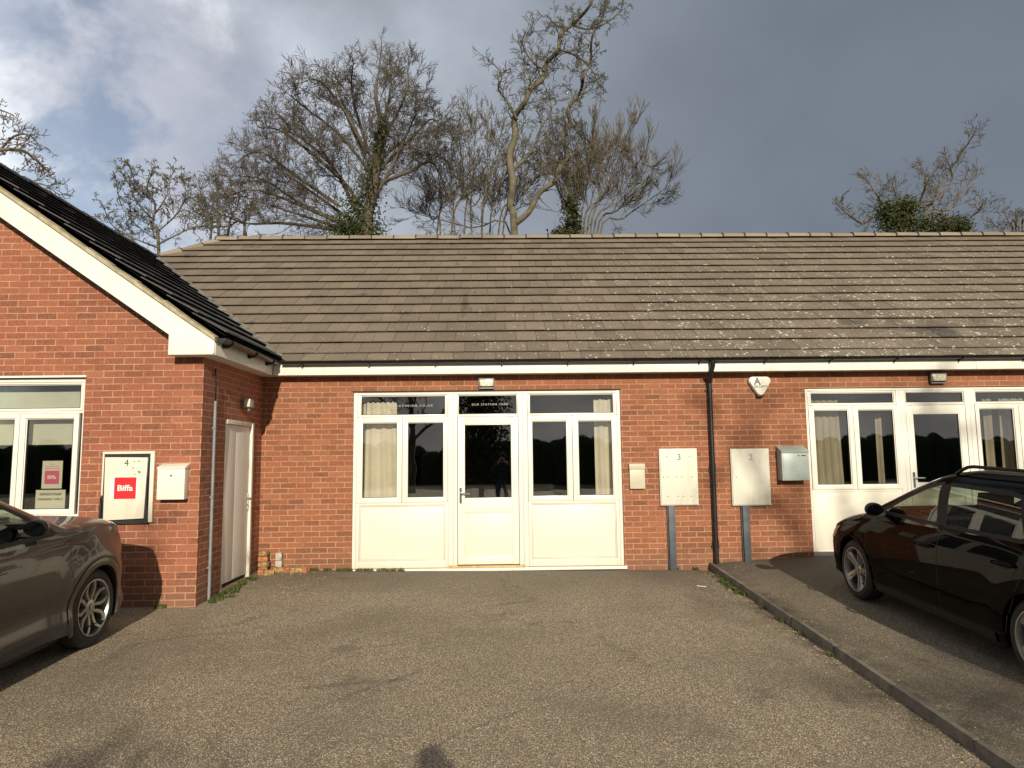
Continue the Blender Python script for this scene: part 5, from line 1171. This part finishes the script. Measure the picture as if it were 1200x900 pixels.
# 5: gnarled pale tree at left
Y = 23; L = []
L.append(([g0_(192, Y)]+lim(Y, [(186, 294), (178, 268), (182, 240), (172, 222), (178, 204)], rnd, .1), .062, .018, 20, 1.0, .020, 3, .2, .1))
for pts in ([(182, 280), (158, 262), (142, 240), (136, 214)], [(184, 272), (208, 250), (218, 226), (212, 206)], [(178, 256), (160, 236), (152, 214), (158, 200)], [(186, 286), (222, 268), (246, 262), (262, 242)], [(182, 250), (196, 228), (200, 204)], [(184, 290), (150, 276), (130, 262), (122, 244)]):
    L.append((lim(Y, pts, rnd, .5), .030, .010, 16, .9, .015, 3, .12, .12))
make_tree('bare_tree', 'small gnarled pale bare tree peeping over the hip of the tiled roof at left', Y, 19, L, 'bark2', kc=(0, 3, 4, 3), wob=.30)
Y = 28; L = []
for i, (u, v) in enumerate(((236, 232), (252, 206), (264, 226), (284, 198), (300, 214), (226, 246))):
    bu = 248+i*8+rnd.uniform(-7, 7); L.append(([g0_(bu+rnd.uniform(-20, 20), Y)]+lim(Y, [(bu, 286), (bu+(u-bu)*.5+rnd.uniform(-8, 8), 286+(v-286)*.5), (u, v)], rnd, .4), .07, .012, 11, 1.5, .018, 2, .42, .4))
make_tree('bare_tree', 'faint brown bare tree behind the ridge between the gnarled and the broad tree', Y, 23, L, 'bark3', kc=(0, 4, 5, 4), wob=.2)
# 6: far left tree reaching in from outside the frame
Y = 19; L = []
L.append(([Vector((-17.5, Y, ZG)), Vector((-17.2, Y, 4)), px(-92, 200, Y), px(-80, 120, Y), px(-60, 40, Y)], .22, .05, 10, 2.0, .05, 2, .4, .1))
L.append((lim(Y, [(-90, 220), (-40, 190), (0, 176), (30, 178), (52, 196)], rnd, .2), .09, .02, 14, 1.1, .026, 3, .3, .05))
L.append((lim(Y, [(-84, 150), (-40, 136), (-8, 128), (14, 134)], rnd, .2), .06, .014, 8, .6, .018, 2, .4, .0))
L.append((lim(Y, [(-70, 230), (-20, 214), (20, 214), (50, 216), (66, 226)], rnd, .2), .06, .012, 12, .85, .02, 2, .3, .1))
L.append((lim(Y, [(0, 176), (16, 160), (34, 158), (46, 172)], rnd, .2), .04, .010, 8, .7, .018, 2, .2, .05))
make_tree('bare_tree', 'dark bare tree reaching in from the left edge above the white bargeboard', Y, 29, L, 'bark', kc=(0, 3, 4, 3), wob=.24, base=Vector((-17.5, Y, ZG)))
# 7: ivy-filled bush at right
Y = 23; L = []
for (pts, kids) in (([(1066, 276), (1090, 240), (1110, 205), (1132, 172), (1143, 154)], 14), ([(1060, 276), (1078, 236), (1086, 210), (1078, 198)], 9), ([(1050, 276), (1036, 244), (1024, 222), (1016, 212)], 11),
                    ([(1056, 276), (1052, 240), (1048, 222)], 8), ([(1080, 276), (1112, 246), (1130, 222), (1140, 206)], 10), ([(1085, 276), (1125, 262), (1146, 248), (1152, 238)], 9), ([(1045, 276), (1010, 262), (992, 250), (985, 244)], 9), ([(1060, 276), (1100, 232), (1116, 210), (1110, 188)], 9)):
    q = lim(Y, pts, rnd, .4); L.append(([Vector((q[0].x, Y, ZG)), q[0]]+q[1:], .07, .012, int(kids*1.6), 1.0, .014, 2, .36, .35))
ivy7 = [(px(u, v, Y), (a, .5, b)) for (u, v, a, b) in ((1052, 262, .75, .55), (1040, 250, .4, .5), (1080, 264, .8, .45), (1110, 266, .6, .4), (1062, 244, .35, .35), (1125, 268, .3, .35))]
make_tree('bare_tree', 'small bare tree with a dense dark ivy clump above the ridge at right', Y, 35, L, 'bark', kc=(0, 3, 4, 3), wob=.13, ivy=(ivy7, 1600, .038), tmin=.007)
Y = 30; L = []
for i, (u, v) in enumerate(((1164, 262), (1178, 250), (1190, 254), (1204, 246), (1222, 250))):
    bu = 1190+i*3; L.append(([g0_(bu, Y)]+lim(Y, [(bu, 284), (bu+(u-bu)*.6, 284+(v-284)*.6), (u, v)], rnd, .4), .06, .012, 9, .9, .016, 2, .45, .35))
make_tree('bare_tree', 'low bare treetop at the far right end of the ridge', Y, 39, L, 'bark', kc=(0, 3, 4, 3), wob=.16)
# ---------------------------------------------------------------- behind the camera: what the panes mirror and what throws the soft shade
def back_tree(x, y, h, seed, label, m='bark', rad=.22):
    rnd = random.Random(seed); z0 = gz(x, y)-.1; L = []
    L.append(([Vector((x, y, z0)), Vector((x+.1, y, z0+h*.3)), Vector((x-.2, y+.1, z0+h*.6)), Vector((x+.2, y, z0+h*.92))], rad, .04, 12, h*.22, .05, 3, .3, .25))
    for i in range(7):
        a = i*2.4+rnd.random(); q = h*(.22+.07*i); l = h*.30*(1-.06*i)
        L.append(([Vector((x, y, z0+q)), Vector((x+math.cos(a)*l*.5, y+math.sin(a)*l*.5, z0+q+l*.45)), Vector((x+math.cos(a)*l, y+math.sin(a)*l, z0+q+l*1.0))], rad*.4, .025, 9, h*.15, .03, 3, .2, .25))
    return make_tree('bare_tree', label, y, seed, L, m, kc=(0, 3, 4, 3), wob=.2, group='bare trees across the yard', tmin=.012)
back_tree(-4.6, -16, 12, 51, 'bare tree standing behind the photographer to the left')
em = MB(); er = random.Random(71); ez = gz(-.78, -9)  # evergreen added out of view to throw a shadow onto the lower left asphalt
leafcloud(em, [((-.78, -9, ez+1.05+.55*q), (1.15, .8, .55)) for q in range(7)], 1300, .065, 72)
et = thing('shadow_conifer', 'added unseen evergreen behind the photographer, casting the shadow at lower left', 'tree', (-.78, -9, ez))
adopt(em.build('crown', M['ivy'], tone=True, fix=False), et)
eb = MB(); eb.tube([(-.78, -9, ez-.1), (-.78, -9, ez+2), (-.78, -9, ez+4.6)], [.10, .07, .02], 8); adopt(eb.build('trunk', M['bark'], smooth=True), et)
back_tree(8.8, -19, 15.0, 52, 'large bare tree standing behind the photographer to the right')
back_tree(12.5, -24, 15.5, 53, 'tall bare tree farther off behind the photographer to the right')
hm = MB(); rnd = random.Random(61)
for i in range(150):
    x = -67+.9*i+rnd.uniform(-.3, .3); y = -29+rnd.uniform(-.8, .8); h = 3.15+.7*noise.noise(Vector((x*.12, 0, 0)))+rnd.uniform(-.2, .3); z0 = gz(x, y)-.2
    K = 7; prof = [(1.5, 0), (1.8, h*.4), (1.5, h*.75), (.8, h*.95), (.02, h)]; hm.lathe([(.95, 0), (1.0, h*.5), (.85, h*.82), (.45, h*.96), (.02, h)], (x, y, z0), 'Z', 12, .15)
    for q in range(150):
        a = rnd.uniform(0, 6.28); t_ = rnd.random(); rad_ = (1.0 if t_ < .6 else 1.0-.8*(t_-.6)/.4); leafcloud(hm, [((x+math.cos(a)*rad_, y+math.sin(a)*rad_, z0+h*(.03+.97*t_**.6)), (.07, .07, .10))], 2, .045, i*200+q)
tag(hm.build('hedgerow', M['ivy'], tone=True, fix=False), 'dark hedgerow across the far side of the yard', 'hedge', kind='stuff')
t = thing('bungalow', 'low brick bungalow with a gabled roof across the yard', 'building', (9.0, -88, gz(9, -88)-1.2))
b = MB(); b.box((-5, -6, -.3), (5, 6, 2.5)); b.build('wall', M['brick'], t)
b = MB(); b.prism([(-5.5, 2.5), (5.5, 2.5), (0, 4.7)], -6.4, 6.4); b.build('roof', M['tile2'], t)
for xw in (-3, 1.6): b = MB(); frame_rect(b, xw, xw+1.4, .9, 2.1, .06, .06, .06, .06, 6.001, 6.05); f_ = b.build('window', M['upvc'], t); b = MB(); b.box((xw+.06, 6.005, .96), (xw+1.34, 6.02, 2.04)); b.build('pane', M['glass'], f_)
# photographer: only the shadow reaches the frame
def person(loc):
    t = thing('person', 'person in a dark jacket and jeans standing and holding a phone up in both hands', 'person', loc)
    def skin(name, verts, edges, rad, m, par, sub_=2):
        me = bpy.data.meshes.new(name); me.from_pydata(verts, edges, []); me.materials.append(m); o = bpy.data.objects.new(name, me); COL.objects.link(o)
        md = o.modifiers.new('s', 'SKIN'); 
        for i, r_ in enumerate(rad): me.skin_vertices[0].data[i].radius = (r_, r_*.8 if isinstance(r_, float) else r_)
        me.skin_vertices[0].data[0].use_root = True
        s2 = o.modifiers.new('u', 'SUBSURF'); s2.levels = s2.render_levels = sub_; o.parent = par; return o
    for me_ in (0,): pass
    v = [(0, 0, .95), (0, 0, 1.12), (0, .01, 1.32), (0, .01, 1.46), (0, .02, 1.54), (0, .03, 1.62), (0, .035, 1.72),
         (-.10, 0, .90), (-.115, .02, .50), (-.12, -.02, .10), (-.125, .12, .04), (.10, 0, .90), (.115, .02, .50), (.12, -.02, .10), (.125, .12, .04),
         (-.20, .0, 1.42), (-.27, .10, 1.20), (-.12, .30, 1.44), (.20, .0, 1.42), (.27, .10, 1.20), (.12, .30, 1.44), (-.085, .36, 1.52), (.085, .36, 1.52)]
    e = [(0, 1), (1, 2), (2, 3), (3, 4), (4, 5), (5, 6), (0, 7), (7, 8), (8, 9), (9, 10), (0, 11), (11, 12), (12, 13), (13, 14), (3, 15), (15, 16), (16, 17), (3, 18), (18, 19), (19, 20), (17, 21), (20, 22)]
    rad = [.15, .14, .16, .12, .06, .095, .075, .10, .065, .045, .04, .10, .065, .045, .04, .075, .05, .035, .075, .05, .035, .028, .028]
    me = bpy.data.meshes.new('body'); me.from_pydata(v, e, []); 
    me.materials.append(M['cloth']); o = bpy.data.objects.new('body', me); COL.objects.link(o); o.parent = t
    sm_ = o.modifiers.new('s', 'SKIN')
    if not me.skin_vertices:
        bm = bmesh.new(); bm.from_mesh(me); bm.verts.layers.skin.verify(); bm.to_mesh(me); bm.free()
    for i, r_ in enumerate(rad): me.skin_vertices[0].data[i].radius = (r_, r_*.85)
    me.skin_vertices[0].data[0].use_root = True
    s2 = o.modifiers.new('u', 'SUBSURF'); s2.levels = s2.render_levels = 2
    dg = bpy.context.evaluated_depsgraph_get(); ev = o.evaluated_get(dg); m2 = bpy.data.meshes.new_from_object(ev); o.modifiers.clear(); o.data = m2
    m2.materials.clear(); 
    for q in ('cloth', 'jeans', 'skin', 'trim'): m2.materials.append(M[q])
    for p in m2.polygons:
        c = p.center; p.use_smooth = True
        p.material_index = 2 if (c.z > 1.50 and c.y < .25) or (c.y > .30) else (1 if .10 < c.z < .93 and c.y < .1 and abs(c.x) < .2 else (3 if c.z <= .10 else 0))
    for sx in (-1, 1):                         # fingers closed round the phone, thumb on the near face
        fb = MB(); hx = sx*.085
        for q in range(4): zz = 1.50+.022*q; fb.tube([(hx, .37, zz), (hx+sx*.004, .395, zz+.004), (hx-sx*.015, .408, zz+.006), (hx-sx*.040, .404, zz+.006)], [.010, .009, .0085, .007], 8)
        fb.tube([(hx-sx*.005, .355, 1.53), (hx-sx*.022, .362, 1.552), (hx-sx*.042, .376, 1.565)], [.011, .010, .008], 8); fb.build('fingers', M['skin'], o, smooth=True)
    hb = MB(); hb.lathe([(.001, .12), (.05, .108), (.085, .065), (.095, .0), (.085, -.05), (.05, -.06)], (0, .015, 1.685), 'Z', 20); hb.build('hair', M['hair'], o, smooth=True)
    fb = MB(); fb.prism([(.105, 1.66), (.128, 1.645), (.105, 1.635)], -.012, .012, 'X'); fb.box((-.022, .106, 1.600), (.022, .112, 1.607)); fb.build('face_features', M['skin'], o)
    ey = MB()
    for sx in (-1, 1): ey.lathe([(.001, .010), (.008, .007), (.011, 0)], (sx*.032, .098, 1.668), 'Y', 10)
    ey.build('eyes', M['ink'], o, smooth=True)
    return t
pz = gz(0, -.55)
person((.05, -.62, pz))
ph = MB(); ph.box((-.078, -.004, -.037), (.078, .004, .037)); o = ph.build('phone', M['black'], bevel=.003); o.location = (.05, -.62+.388, pz+1.545); tag(o, 'black phone held up by the person behind the camera', 'phone')
